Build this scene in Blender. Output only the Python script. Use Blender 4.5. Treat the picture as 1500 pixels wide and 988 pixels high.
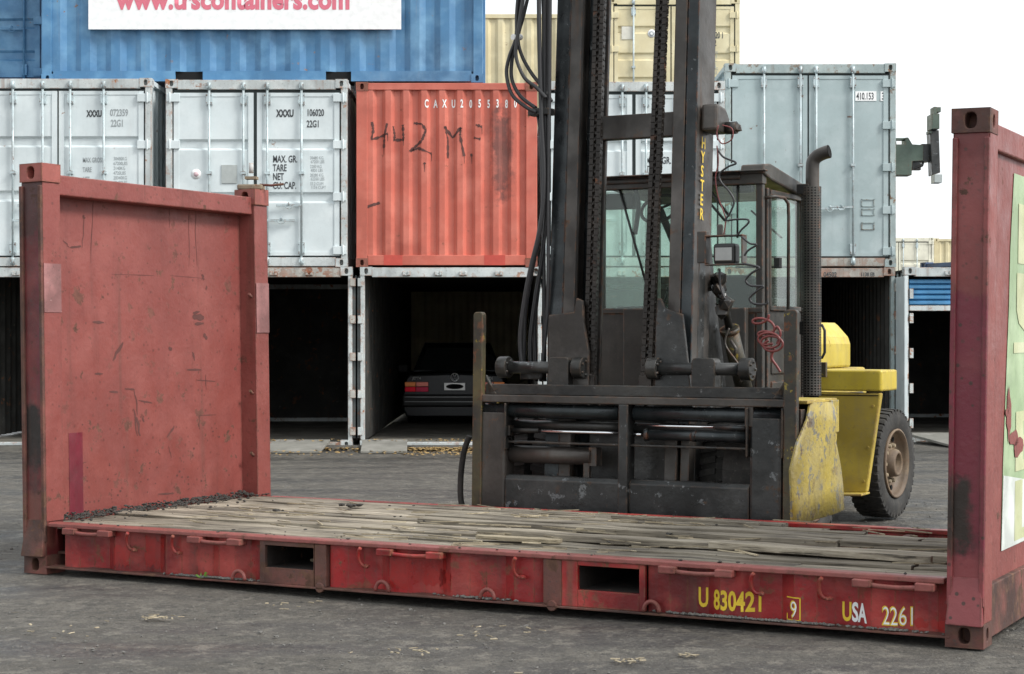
import bpy, bmesh, math, random
from mathutils import Vector, Matrix
random.seed(7)
R = math.radians
scene = bpy.context.scene
COL = scene.collection
for o in list(bpy.data.objects): bpy.data.objects.remove(o)

# ------------------------------------------------------------ camera, sky, sun, exposure
cam_d = bpy.data.cameras.new('camera'); cam = bpy.data.objects.new('camera', cam_d); COL.objects.link(cam)
cam.location = (0, 0, 1.5); cam.rotation_euler = (R(90), 0, 0)
cam_d.sensor_width = 36; cam_d.lens = 63.5; cam_d.clip_end = 2000; cam_d.clip_start = .1
scene.camera = cam
world = bpy.data.worlds.new('World'); scene.world = world; world.use_nodes = True
wn = world.node_tree.nodes; wl = world.node_tree.links
sky = wn.new('ShaderNodeTexSky'); sky.sky_type = 'NISHITA'; sky.sun_disc = False
sky.sun_elevation = R(42); sky.sun_rotation = R(114); sky.air_density = 1.0; sky.dust_density = 4.0
hs = wn.new('ShaderNodeHueSaturation'); hs.inputs['Saturation'].default_value = .12
wl.new(sky.outputs[0], hs.inputs['Color'])
cloud = wn.new('ShaderNodeMix'); cloud.data_type = 'RGBA'; cloud.inputs[0].default_value = .62
cloud.inputs[7].default_value = (10.0, 10.5, 10.8, 1)
wl.new(hs.outputs[0], cloud.inputs[6])
bg = wn['Background']; bg.inputs[1].default_value = .088
wl.new(cloud.outputs[2], bg.inputs[0])
sun_d = bpy.data.lights.new('sun', 'SUN'); sun_d.energy = 1.7; sun_d.angle = R(15); sun_d.color = (1, .97, .92)
sun = bpy.data.objects.new('sun', sun_d); COL.objects.link(sun)
sd = Vector((.85, -.42, .85)).normalized()
sun.rotation_euler = sd.to_track_quat('Z', 'Y').to_euler()
scene.view_settings.view_transform = 'Standard'; scene.view_settings.look = 'None'
scene.view_settings.exposure = .85; scene.view_settings.gamma = 1

# ------------------------------------------------------------ materials
def paint(name, col, col2=None, pits=0, rust=.0, dirt=.25, rough=.5, metal=0.0, bump=.15, edge=0.0, streak=.5, vary=.12,
          rustcol=(.10, .045, .025), dirtcol=(.05, .045, .04), stains=(), rscale=7, bscale=25, chip=0.0, chipcol=(.5, .5, .48), spec=.5):
    m = bpy.data.materials.new(name); m.use_nodes = True
    nt = m.node_tree; N = nt.nodes; L = nt.links; b = N['Principled BSDF']
    geo = N.new('ShaderNodeNewGeometry'); P = geo.outputs['Position']
    def noise(scale, detail=4, vec=P, rg=.55, off=None):
        v = vec
        n = N.new('ShaderNodeTexNoise'); n.inputs['Scale'].default_value = scale
        n.inputs['Detail'].default_value = detail; n.inputs['Roughness'].default_value = rg
        L.new(v, n.inputs['Vector']); return n.outputs[0]
    def ramp(src, a, bb, lo=0., hi=1.):
        r = N.new('ShaderNodeMapRange'); r.inputs[1].default_value = a; r.inputs[2].default_value = bb
        r.inputs[3].default_value = lo; r.inputs[4].default_value = hi; L.new(src, r.inputs[0]); return r.outputs[0]
    def mul(a, c):
        k = N.new('ShaderNodeMath'); k.operation = 'MULTIPLY'; k.use_clamp = True
        L.new(a, k.inputs[0])
        if isinstance(c, (int, float)): k.inputs[1].default_value = c
        else: L.new(c, k.inputs[1])
        return k.outputs[0]
    def mx(a, c): 
        k = N.new('ShaderNodeMath'); k.operation = 'MAXIMUM'; L.new(a, k.inputs[0]); L.new(c, k.inputs[1]); return k.outputs[0]
    def mix(f, A, B):
        k = N.new('ShaderNodeMix'); k.data_type = 'RGBA'
        L.new(f, k.inputs[0]) if not isinstance(f, (int, float)) else setattr(k.inputs[0], 'default_value', f)
        for i, X in ((6, A), (7, B)):
            if isinstance(X, tuple): k.inputs[i].default_value = (*X, 1)
            else: L.new(X, k.inputs[i])
        return k.outputs[2]
    base = tuple(col)
    c2 = col2 or tuple(min(1, c * (1 + vary * 2.2) + .01) for c in col)
    lo = tuple(c * (1 - vary * 2) for c in col)
    big = noise(1.3, 5)
    c = mix(ramp(big, .38, .64), lo, base)
    c = mix(ramp(noise(3.1, 6), .45, .72), c, c2)
    mp = N.new('ShaderNodeMapping'); mp.inputs['Scale'].default_value = (9, 9, .55); L.new(P, mp.inputs[0])
    st = noise(1.0, 5, mp.outputs[0], .6)
    if dirt > 0:
        c = mix(mul(ramp(st, .52, .74), dirt * streak * 1.6), c, dirtcol)
        c = mix(mul(ramp(noise(4.5, 8, rg=.7), .5, .72), dirt), c, dirtcol)
        c = mix(mul(ramp(noise(45, 3), .60, .70), dirt * 1.2), c, dirtcol)
    for (x0, x1, z0, z1, sc, amt, edgew) in stains:      # worn or sooted patches with a fixed place on this thing (world metres)
        nz = N.new('ShaderNodeTexNoise'); nz.inputs['Scale'].default_value = 9; nz.inputs['Detail'].default_value = 6; nz.inputs['Roughness'].default_value = .65; L.new(P, nz.inputs['Vector'])
        nv = N.new('ShaderNodeVectorMath'); nv.operation = 'MULTIPLY_ADD'; L.new(nz.outputs['Color'], nv.inputs[0]); k_ = edgew * 3.2
        nv.inputs[1].default_value = (k_, k_, k_ * 3); nv.inputs[2].default_value = (-k_ / 2, -k_ / 2, -k_ * 1.5)
        av = N.new('ShaderNodeVectorMath'); L.new(P, av.inputs[0]); L.new(nv.outputs[0], av.inputs[1])
        sep = N.new('ShaderNodeSeparateXYZ'); L.new(av.outputs[0], sep.inputs[0])
        f = mul(mul(ramp(sep.outputs[0], x0, x0 + edgew), ramp(sep.outputs[0], x1 - edgew, x1, 1, 0)),
                mul(ramp(sep.outputs[2], z0, z0 + edgew * 2), ramp(sep.outputs[2], z1 - edgew * 2, z1, 1, 0)))
        f = mul(f, ramp(noise(5, 6), .25, .5, .55, 1)); c = mix(mul(f, amt), c, sc)
    if pits > 0:
        vo = N.new('ShaderNodeTexVoronoi'); vo.inputs['Scale'].default_value = 17; L.new(P, vo.inputs['Vector'])
        c = mix(mul(mul(ramp(vo.outputs[0], .20, .13), ramp(noise(4, 3), .42, .56)), pits), c, (.06, .025, .02))
    mask = None
    if chip > 0:
        cm = ramp(noise(11, 9, rg=.72), .66 - chip * .22, .67 - chip * .22)
        c = mix(cm, c, chipcol)
    if rust > 0:
        rr = noise(rscale, 9, rg=.68); t = .675 - rust * .26
        mask = mul(ramp(rr, t, t + .035), ramp(noise(1.7, 4), .38, .6, .25, 1))
        if streak > 0:
            mask = mx(mask, mul(ramp(st, .66 - rust * .12, .72 - rust * .08), min(1, rust * streak * 1.2)))
    if edge > 0:
        bv = N.new('ShaderNodeBevel'); bv.samples = 3; bv.inputs[0].default_value = .018
        dt = N.new('ShaderNodeVectorMath'); dt.operation = 'DOT_PRODUCT'
        L.new(bv.outputs[0], dt.inputs[0]); L.new(geo.outputs['Normal'], dt.inputs[1])
        e = mul(ramp(dt.outputs[1], .985, .90), ramp(noise(14, 5), .52 - edge * .2, .60 - edge * .15))
        mask = e if mask is None else mx(mask, e)
    if mask is not None:
        rc = mix(ramp(noise(18, 5), .35, .65), rustcol, tuple(min(1, k * 2.1) for k in rustcol))
        c = mix(mask, c, rc)
    L.new(c, b.inputs['Base Color'])
    rv = ramp(noise(6, 5), .3, .7, max(.05, rough - .12), min(1, rough + .14))
    if mask is not None:
        k = N.new('ShaderNodeMix'); L.new(mask, k.inputs[0]); L.new(rv, k.inputs[2]); k.inputs[3].default_value = .92; rv = k.outputs[0]
    L.new(rv, b.inputs['Roughness'])
    b.inputs['Metallic'].default_value = metal
    b.inputs['Specular IOR Level'].default_value = spec
    if bump > 0:
        bp = N.new('ShaderNodeBump'); bp.inputs['Strength'].default_value = bump; bp.inputs['Distance'].default_value = .012
        ad = N.new('ShaderNodeMath'); ad.operation = 'ADD'
        L.new(noise(bscale, 6), ad.inputs[0]); L.new(mul(noise(2.2, 2), 1.0), ad.inputs[1])
        L.new(ad.outputs[0], bp.inputs['Height']); L.new(bp.outputs[0], b.inputs['Normal'])
    return m

def simple(name, col, rough=.5, metal=0, emit=0, spec=.5):
    m = bpy.data.materials.new(name); m.use_nodes = True; b = m.node_tree.nodes['Principled BSDF']
    N = m.node_tree.nodes; L = m.node_tree.links
    n = N.new('ShaderNodeTexNoise'); n.inputs['Scale'].default_value = 14; n.inputs['Detail'].default_value = 5
    g = N.new('ShaderNodeNewGeometry'); L.new(g.outputs['Position'], n.inputs['Vector'])
    k = N.new('ShaderNodeMix'); k.data_type = 'RGBA'; L.new(n.outputs[0], k.inputs[0])
    k.inputs[6].default_value = (*[c * .8 for c in col], 1); k.inputs[7].default_value = (*[min(1, c * 1.18) for c in col], 1)
    L.new(k.outputs[2], b.inputs['Base Color'])
    b.inputs['Roughness'].default_value = rough; b.inputs['Metallic'].default_value = metal; b.inputs['Specular IOR Level'].default_value = spec
    return m

def glass(name, tint, refl=.16, dust=.10):
    m = bpy.data.materials.new(name); m.use_nodes = True; N = m.node_tree.nodes; L = m.node_tree.links
    N.remove(N['Principled BSDF']); out = N['Material Output']
    tr = N.new('ShaderNodeBsdfTransparent'); tr.inputs[0].default_value = (*tint, 1)
    gl = N.new('ShaderNodeBsdfGlossy'); gl.inputs['Roughness'].default_value = .04
    df = N.new('ShaderNodeBsdfDiffuse'); df.inputs[0].default_value = (.35, .36, .33, 1)
    n = N.new('ShaderNodeTexNoise'); n.inputs['Scale'].default_value = 3; n.inputs['Detail'].default_value = 7
    gp = N.new('ShaderNodeNewGeometry'); L.new(gp.outputs['Position'], n.inputs['Vector'])
    r = N.new('ShaderNodeMapRange'); r.inputs[1].default_value = .35; r.inputs[2].default_value = .75
    r.inputs[3].default_value = dust * .4; r.inputs[4].default_value = dust * 2; L.new(n.outputs[0], r.inputs[0])
    lw0 = N.new('ShaderNodeLayerWeight'); lw0.inputs[0].default_value = .5
    lw = N.new('ShaderNodeMath'); lw.operation = 'POWER'; L.new(lw0.outputs['Facing'], lw.inputs[0]); lw.inputs[1].default_value = 5
    ad = N.new('ShaderNodeMath'); ad.operation = 'ADD'; ad.inputs[1].default_value = refl; ad.use_clamp = True; L.new(lw.outputs[0], ad.inputs[0])
    m1 = N.new('ShaderNodeMixShader'); L.new(ad.outputs[0], m1.inputs[0]); L.new(tr.outputs[0], m1.inputs[1]); L.new(gl.outputs[0], m1.inputs[2])
    m2 = N.new('ShaderNodeMixShader'); L.new(r.outputs[0], m2.inputs[0]); L.new(m1.outputs[0], m2.inputs[1]); L.new(df.outputs[0], m2.inputs[2])
    L.new(m2.outputs[0], out.inputs[0]); return m

M = {}
M['rack'] = paint('weathered red paint', (.235, .062, .053), (.27, .08, .068), rust=.28, dirt=.20, rough=.46, bump=.3, edge=.35, vary=.07, streak=.9, pits=.5, dirtcol=(.11, .034, .03), rustcol=(.07, .03, .02))
M['rack_side'] = paint('battered red paint', (.36, .016, .018), (.44, .07, .056), rust=.36, dirt=.28, rough=.38, bump=.25, edge=.45, vary=.32, streak=1.0)
M['rack_post'] = paint('scuffed red paint with side shade', (.15, .022, .024), (.21, .04, .038), rust=.34, dirt=.4, rough=.45, bump=.2, edge=.4, vary=.25, streak=.9, rustcol=(.05, .025, .018),  # near-face shade is put into the base colour, along with rust and stains
    stains=[(-3.2, -2.9, .58, 1.12, (.018, .012, .010), 1, .06), (-3.2, -2.9, .12, .55, (.20, .075, .055), .6, .04), (-3.2, -2.9, 2.10, 2.62, (.05, .02, .018), .85, .06), (-3.03, -2.9, 1.1, 2.2, (.16, .016, .04), .6, .05)])
M['rack_rust'] = paint('rusty brown steel', (.115, .05, .038), (.22, .07, .055), rust=.55, dirt=.5, rough=.7, bump=.35, edge=.25, vary=.3, rustcol=(.07, .035, .022))
M['label_pink'] = paint('faded pink patch', (.30, .135, .13), rust=.2, dirt=.3, rough=.6, vary=.2, chip=.15, chipcol=(.36, .22, .21))
M['label_dark'] = paint('crimson repaint', (.17, .022, .036), rust=.05, dirt=.25, rough=.4)
M['wood'] = None
M['white_cont'] = paint('pale grey container paint', (.63, .695, .71), (.69, .745, .755), rust=.05, dirt=.07, rough=.42, bump=.05, edge=.0, vary=.06, streak=.6, rustcol=(.16, .07, .03), dirtcol=(.20, .21, .20))
M['white_frame'] = paint('rust-stained pale frame paint', (.52, .56, .56), (.62, .65, .64), rust=.34, dirt=.25, rough=.55, bump=.12, edge=.35, vary=.1, streak=.8, rustcol=(.20, .085, .04))
M['grey_cont'] = paint('blue-grey container paint', (.36, .44, .45), (.41, .48, .49), rust=.08, dirt=.10, rough=.5, bump=.05, edge=.0, vary=.06, streak=.5, dirtcol=(.15, .17, .17))
M['rust_frame'] = paint('heavily rusted pale beam', (.44, .42, .38), (.5, .5, .46), rust=.62, dirt=.4, rough=.7, bump=.25, edge=.8, vary=.15, rustcol=(.16, .06, .03))
M['blue_cont'] = paint('faded blue container paint', (.068, .205, .385), (.13, .29, .46), rust=.13, dirt=.10, rough=.45, bump=.08, edge=.0, vary=.14, streak=.6, rustcol=(.16, .10, .07), dirtcol=(.20, .33, .45))
M['red_cont'] = paint('coral red container paint', (.56, .135, .092), (.60, .18, .13), rust=.09, dirt=.10, rough=.5, bump=.06, edge=.0, vary=.12, streak=.5, stains=[(-.30, .02, 3.33, 4.62, (.10, .045, .04), .78, .10)])
M['beige_cont'] = paint('cream container paint', (.64, .56, .35), (.70, .63, .42), rust=.04, dirt=.08, rough=.5, bump=.05, edge=.0, vary=.07, streak=.5, dirtcol=(.22, .19, .12))
M['cream_cont'] = paint('pale cream container paint', (.72, .70, .58), rust=.06, dirt=.10, rough=.5, bump=.05, vary=.05)
M['navy_cont'] = paint('dull navy container paint', (.07, .12, .24), rust=.05, dirt=.15, rough=.5, bump=.05)
M['rod'] = paint('galvanised rod', (.45, .53, .55), rust=.15, dirt=.15, rough=.4, metal=.2, bump=.05, edge=.3)
M['gasket'] = simple('black rubber gasket', (.035, .045, .045), .7)
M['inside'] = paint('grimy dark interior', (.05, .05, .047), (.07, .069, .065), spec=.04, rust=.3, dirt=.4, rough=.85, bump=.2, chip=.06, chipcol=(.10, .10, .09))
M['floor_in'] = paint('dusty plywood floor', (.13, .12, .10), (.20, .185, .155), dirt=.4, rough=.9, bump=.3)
M['roller'] = paint('blue roller shutter', (.06, .22, .42), dirt=.15, rough=.4, bump=.05)
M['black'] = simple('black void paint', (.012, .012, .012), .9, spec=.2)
M['steel'] = paint('greasy black steel', (.030, .030, .029), (.058, .055, .050), rust=.16, dirt=.35, rough=.36, metal=.3, bump=.22, edge=.22, vary=.3, rustcol=(.06, .042, .03), dirtcol=(.010, .010, .010), chip=.10, chipcol=(.13, .13, .13))
M['steel_blue'] = paint('dark blue-black channel steel', (.024, .031, .034), (.05, .057, .060), rust=.06, dirt=.35, rough=.30, metal=.4, bump=.12, edge=.25, vary=.3, dirtcol=(.008, .008, .009), chip=.07, chipcol=(.14, .15, .15))
M['steel_brown'] = paint('brown worn channel steel', (.068, .061, .055), (.11, .099, .09), rust=.22, dirt=.3, rough=.40, metal=.35, bump=.15, edge=.22, vary=.25, streak=1, rustcol=(.09, .05, .03))
M['steel_flat'] = paint('scuffed grey steel plate', (.040, .042, .042), (.078, .078, .076), rust=.18, dirt=.35, rough=.34, metal=.35, bump=.15, edge=.3, vary=.3, chip=.22, chipcol=(.15, .16, .165), dirtcol=(.016, .016, .016), rustcol=(.07, .045, .03))
M['chain'] = paint('oily roller chain', (.022, .018, .015), (.045, .036, .03), rust=.2, dirt=.5, rough=.42, metal=.4, bump=.3, dirtcol=(.007, .006, .006))
M['chrome'] = simple('polished rod', (.75, .76, .78), .14, 1)
M['worn_yellow'] = paint('scraped yellow and steel post', (.05, .047, .038), (.12, .10, .045), rust=.35, dirt=.35, rough=.5, metal=.2, bump=.2, edge=.3, vary=.25, chip=.22, chipcol=(.25, .19, .03))
M['yellow'] = paint('dusty yellow paint', (.53, .40, .035), (.60, .47, .06), rust=.14, dirt=.26, rough=.42, bump=.06, edge=.15, vary=.08, dirtcol=(.22, .18, .10))
M['yellow_dirty'] = paint('mud-brown yellow paint', (.48, .36, .055), (.58, .44, .08), rust=.20, dirt=.5, rough=.55, bump=.14, edge=.5, vary=.2, dirtcol=(.20, .165, .11))
M['yellow_fender'] = paint('dented scraped yellow paint', (.46, .35, .055), (.36, .29, .10), rust=.42, dirt=.35, rough=.5, bump=.5, edge=.3, vary=.25, rustcol=(.07, .05, .04), chip=.5, chipcol=(.16, .15, .115), dirtcol=(.15, .125, .08), streak=1)
M['cab'] = paint('dusty charcoal cab paint', (.040, .038, .034), (.062, .059, .052), rust=.05, dirt=.3, rough=.5, bump=.12, edge=.2, vary=.2, dirtcol=(.085, .075, .06), streak=.9)
M['rubber'] = paint('dusty tyre rubber', (.022, .021, .020), (.04, .037, .033), dirt=.5, rough=.8, bump=.25, dirtcol=(.075, .068, .058))
M['rim'] = paint('dirty wheel rim', (.15, .105, .07), (.22, .16, .10), rust=.4, dirt=.4, rough=.7, bump=.2, edge=.3)
M['hose'] = simple('black hydraulic hose', (.022, .022, .024), .42)
M['red_cable'] = simple('red coiled air line', (.17, .035, .032), .4)
M['glass'] = glass('green tinted cab glass', (.88, .96, .92), .05, .05)
M['car_glass'] = simple('smoked car glass', (.035, .04, .04), .15)
M['white'] = simple('white lettering paint', (.82, .83, .82), .55)
M['sign'] = simple('white sign board', (.86, .87, .87), .35)
M['signred'] = simple('faded rose red lettering', (.66, .16, .22), .5)
M['ink'] = simple('black lettering', (.05, .055, .06), .6)
M['ink_soft'] = simple('worn grey lettering', (.30, .33, .34), .6)
M['drip'] = simple('dark brown drip paint', (.085, .03, .025), .6)
M['yel_ink'] = simple('yellow lettering', (.72, .50, .03), .5)
M['tin'] = simple('grey plaque', (.42, .45, .44), .5, .3)
M['carpaint'] = simple('dark charcoal car paint', (.045, .05, .055), .22, .35)
M['plastic'] = simple('black trim plastic', (.02, .02, .02), .5)
M['amber'] = simple('amber lens', (.95, .30, .10), .25, .6)
M['redlens'] = simple('red lens', (.95, .01, .04), .25, .6)
M['pinklens'] = simple('pale red lens', (.75, .25, .2), .25, .6)
M['darkred'] = simple('deep red lens', (.5, .03, .08), .25, .6)
M['green_steel'] = paint('dull green steel', (.085, .12, .095), (.12, .15, .12), rust=.15, dirt=.3, rough=.5, metal=.2, edge=.5)
M['lamp'] = simple('clear lamp lens', (.30, .30, .29), .3, .9)
M['concrete'] = paint('weathered concrete', (.085, .08, .07), (.13, .12, .10), dirt=.4, rough=.9, bump=.3, vary=.2)
M['lime'] = paint('pale lime mural paint', (.35, .47, .27), (.46, .57, .36), dirt=.14, rough=.5, bump=.05)
M['lime_light'] = paint('cream mural lettering', (.55, .58, .34), (.60, .62, .42), dirt=.12, rough=.5, bump=.05)
M['mural_white'] = paint('bare white mural ground', (.66, .70, .66), dirt=.12, rough=.5, bump=.05)
M['leaf'] = simple('fallen yellow-brown leaf', (.30, .20, .08), .8)
M['stone'] = simple('loose grey stone', (.14, .135, .125), .9)
M['crumb'] = simple('dark soil crumbs', (.045, .042, .038), .95)
M['plate'] = simple('reflective white plate', (.9, .9, .9), .3, .5)
M['twist'] = paint('rusty beige twist lock', (.24, .19, .13), rust=.5, dirt=.4, rough=.8)
M['seat'] = simple('black cab seat vinyl', (.03, .03, .03), .6)

def wood_mat(name, col, col2, gap=.3):
    m = bpy.data.materials.new(name); m.use_nodes = True; N = m.node_tree.nodes; L = m.node_tree.links; b = N['Principled BSDF']
    tc = N.new('ShaderNodeTexCoord'); at = N.new('ShaderNodeAttribute'); at.attribute_name = 'tone'
    mp = N.new('ShaderNodeMapping'); mp.inputs['Scale'].default_value = (.9, 22, 22); L.new(tc.outputs['Object'], mp.inputs[0])
    ad = N.new('ShaderNodeVectorMath'); ad.operation = 'ADD'; L.new(mp.outputs[0], ad.inputs[0])
    sc = N.new('ShaderNodeVectorMath'); sc.operation = 'SCALE'; sc.inputs['Scale'].default_value = 40; L.new(at.outputs['Color'], sc.inputs[0]); L.new(sc.outputs[0], ad.inputs[1])
    n = N.new('ShaderNodeTexNoise'); n.inputs['Scale'].default_value = 1.6; n.inputs['Detail'].default_value = 8; n.inputs['Roughness'].default_value = .7; L.new(ad.outputs[0], n.inputs['Vector'])
    r = N.new('ShaderNodeValToRGB'); e = r.color_ramp.elements
    e[0].position = .36; e[0].color = (*[c * .22 for c in col], 1); e[1].position = .47; e[1].color = (*col, 1)
    x = e.new(.66); x.color = (*col2, 1); L.new(n.outputs[0], r.inputs[0])
    n2 = N.new('ShaderNodeTexNoise'); n2.inputs['Scale'].default_value = 2.3; n2.inputs['Detail'].default_value = 7; L.new(tc.outputs['Object'], n2.inputs['Vector'])
    mr = N.new('ShaderNodeMapRange'); mr.inputs[1].default_value = .48; mr.inputs[2].default_value = .70; mr.inputs[4].default_value = .6; L.new(n2.outputs[0], mr.inputs[0])
    k = N.new('ShaderNodeMix'); k.data_type = 'RGBA'; L.new(mr.outputs[0], k.inputs[0]); L.new(r.outputs[0], k.inputs[6]); k.inputs[7].default_value = (.075, .062, .05, 1)
    mt = N.new('ShaderNodeMix'); mt.data_type = 'RGBA'; mt.blend_type = 'MULTIPLY'; mt.inputs[0].default_value = 1; L.new(k.outputs[2], mt.inputs[6])
    tr = N.new('ShaderNodeMapRange'); tr.inputs[3].default_value = .62; tr.inputs[4].default_value = 1.22; L.new(at.outputs['Fac'], tr.inputs[0])
    L.new(tr.outputs[0], mt.inputs[7]); L.new(mt.outputs[2], b.inputs['Base Color'])
    b.inputs['Roughness'].default_value = .85
    bp = N.new('ShaderNodeBump'); bp.inputs['Strength'].default_value = .7; bp.inputs['Distance'].default_value = .012; L.new(n.outputs[0], bp.inputs['Height']); L.new(bp.outputs[0], b.inputs['Normal'])
    return m
M['wood'] = wood_mat('weathered grey-brown plank wood', (.26, .225, .17), (.48, .43, .345))
M['fresh_wood'] = wood_mat('fresh split wood', (.42, .35, .235), (.62, .54, .39))

# ------------------------------------------------------------ mesh helper
class MB:
    def __init__(s): s.bm = bmesh.new(); s.tone = s.bm.loops.layers.color.new('tone'); s.t = .5
    def face(s, vs, smooth=False):
        try: f = s.bm.faces.new(vs)
        except ValueError: return None
        f.smooth = smooth
        for l in f.loops: l[s.tone] = (s.t, s.t, s.t, 1)
        return f
    def v(s, p): return s.bm.verts.new(p)
    def poly(s, pts, smooth=False): return s.face([s.v(p) for p in pts], smooth)
    def box(s, x0, x1, y0, y1, z0, z1, m=None):
        c = [(x, y, z) for z in (z0, z1) for y in (y0, y1) for x in (x0, x1)]
        vs = [s.v((m @ Vector(p)) if m else p) for p in c]
        for f in ((0, 2, 3, 1), (4, 5, 7, 6), (0, 1, 5, 4), (2, 6, 7, 3), (0, 4, 6, 2), (1, 3, 7, 5)): s.face([vs[i] for i in f])
        return s
    def hexa(s, p):      # 8 points: bottom 4 ccw, top 4 ccw
        vs = [s.v(q) for q in p]
        for f in ((3, 2, 1, 0), (4, 5, 6, 7), (0, 1, 5, 4), (1, 2, 6, 5), (2, 3, 7, 6), (3, 0, 4, 7)): s.face([vs[i] for i in f])
        return s
    def prism(s, pts, axis, a, b):   # pts: 2-D outline, extruded along axis from a to b
        def mk(p, t):
            return {'x': (t, p[0], p[1]), 'y': (p[0], t, p[1]), 'z': (p[0], p[1], t)}[axis]
        A = [s.v(mk(p, a)) for p in pts]; B = [s.v(mk(p, b)) for p in pts]; n = len(pts)
        s.face(A); s.face(B[::-1])
        for i in range(n): s.face([A[i], B[i], B[(i + 1) % n], A[(i + 1) % n]])
        return s
    def tube(s, pts, r, n=8, closed=False, cap=True, taper=None):
        P = [Vector(p) for p in pts]; rings = []; k = len(P)
        up = None
        for i, p in enumerate(P):
            a = P[(i - 1) % k] if (closed or i) else P[0]; b = P[(i + 1) % k] if (closed or i < k - 1) else P[-1]
            d = (b - a).normalized()
            if up is None:
                up = Vector((0, 0, 1)) if abs(d.z) < .9 else Vector((1, 0, 0))
            up = (up - d * up.dot(d)); up = up.normalized() if up.length > 1e-5 else Vector((0, 1, 0))
            w = d.cross(up); rr = r if taper is None else taper[i]
            rings.append([s.v(p + (up * math.cos(t) + w * math.sin(t)) * rr) for t in [2 * math.pi * j / n for j in range(n)]])
        m = k if closed else k - 1
        for i in range(m):
            A, B = rings[i], rings[(i + 1) % k]
            for j in range(n): s.face([A[j], A[(j + 1) % n], B[(j + 1) % n], B[j]], True)
        if cap and not closed: s.face(rings[0][::-1]); s.face(rings[-1])
        return s
    def cyl(s, a, b, r, n=20, r2=None):
        s.tube([a, b], r, n, taper=[r, r if r2 is None else r2]); 
        return s
    def lathe(s, prof, c, axis=Vector((1, 0, 0)), n=40, smooth=True):   # prof: (radius, offset along axis)
        ax = Vector(axis).normalized(); u = Vector((0, 0, 1)); u = (u - ax * u.dot(ax)).normalized(); w = ax.cross(u); c = Vector(c)
        rings = [[s.v(c + ax * o + (u * math.cos(t) + w * math.sin(t)) * r) for t in [2 * math.pi * j / n for j in range(n)]] for r, o in prof]
        for A, B in zip(rings, rings[1:]):
            for j in range(n): s.face([A[j], B[j], B[(j + 1) % n], A[(j + 1) % n]], smooth)
        return s
    def rect_hole(s, O, U, V, w, h, hw, hh, depth, n=16, rad=None):
        # rectangle O + U*w, V*h with a rounded slot (half sizes hw, hh) sunk by depth along -normal
        O, U, V = Vector(O), Vector(U), Vector(V); Nn = U.cross(V).normalized(); c = O + U * w / 2 + V * h / 2
        ang = [2 * math.pi * (i + .5) / n for i in range(n)]
        outer = []; inner = []; back = []
        for t in ang:
            ct, st = math.cos(t), math.sin(t)
            k = min(w / 2 / abs(ct) if abs(ct) > 1e-6 else 9, h / 2 / abs(st) if abs(st) > 1e-6 else 9)
            outer.append(s.v(c + U * ct * k + V * st * k))
            e = 3.0
            q = (abs(ct) ** e + abs(st) ** e) ** (-1 / e)
            pi = c + U * ct * q * hw + V * st * q * hh
            inner.append(s.v(pi)); back.append(s.v(pi - Nn * depth))
        corners = [s.v(c + U * sx * w / 2 + V * sy * h / 2) for sx, sy in ((1, 1), (-1, 1), (-1, -1), (1, -1))]
        for i in range(n):
            j = (i + 1) % n
            s.face([outer[i], outer[j], inner[j], inner[i]]); s.face([inner[i], inner[j], back[j], back[i]])
            a, b = ang[i], ang[j] if j else ang[0] + 2 * math.pi
            for q, th in enumerate((math.atan2(h, w), math.pi - math.atan2(h, w), math.pi + math.atan2(h, w), 2 * math.pi - math.atan2(h, w))):
                if a < th < b: s.face([outer[i], corners[q], outer[j]])
        s.face(back[::-1]); return s
    def casting(s, x0, y0, z0, sx, sy, sz, front=True, side=None, top=False):
        x1, y1, z1 = x0 + sx, y0 + sy, z0 + sz
        X, Y, Z = Vector((1, 0, 0)), Vector((0, 1, 0)), Vector((0, 0, 1))
        if front: s.rect_hole((x0, y0, z0), X, Z, sx, sz, sx * .155, sz * .33, .09)
        else: s.poly([(x0, y0, z0), (x1, y0, z0), (x1, y0, z1), (x0, y0, z1)])
        if side == '+': s.rect_hole((x1, y0, z0), Y, Z, sy, sz, sy * .13, sz * .27, .06)
        else: s.poly([(x1, y0, z0), (x1, y1, z0), (x1, y1, z1), (x1, y0, z1)])
        if side == '-': s.rect_hole((x0, y1, z0), -Y, Z, sy, sz, sy * .13, sz * .27, .06)
        else: s.poly([(x0, y1, z0), (x0, y0, z0), (x0, y0, z1), (x0, y1, z1)])
        s.poly([(x1, y1, z0), (x0, y1, z0), (x0, y1, z1), (x1, y1, z1)])
        s.poly([(x0, y0, z1), (x1, y0, z1), (x1, y1, z1), (x0, y1, z1)])
        s.poly([(x0, y1, z0), (x1, y1, z0), (x1, y0, z0), (x0, y0, z0)])
        return s
    def blob(s, c, r, sub=1, sq=(1, 1, 1), jit=.25):
        d = bmesh.ops.create_icosphere(s.bm, subdivisions=sub, radius=1)
        rz = Matrix.Rotation(random.random() * 6.28, 3, 'Z')
        for v in d['verts']:
            q = Vector(v.co) * (1 + random.uniform(-jit, jit)); q = rz @ Vector((q.x * sq[0], q.y * sq[1], q.z * sq[2]))
            v.co = Vector(c) + q * r
        return s
    def pieces(s, every=False):      # loose islands that stand apart become parts of their own
        bm = s.bm; bm.verts.ensure_lookup_table(); bm.verts.index_update(); n = len(bm.verts); isl = [-1] * n; k = 0
        for v in bm.verts:
            if isl[v.index] >= 0: continue
            st = [v]; isl[v.index] = k
            while st:
                a = st.pop()
                for e in a.link_edges:
                    b = e.other_vert(a)
                    if isl[b.index] < 0: isl[b.index] = k; st.append(b)
            k += 1
            if k > 60: return [s]
        if k < 2: return [s]
        lo = [[1e9] * 3 for _ in range(k)]; hi = [[-1e9] * 3 for _ in range(k)]
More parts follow.
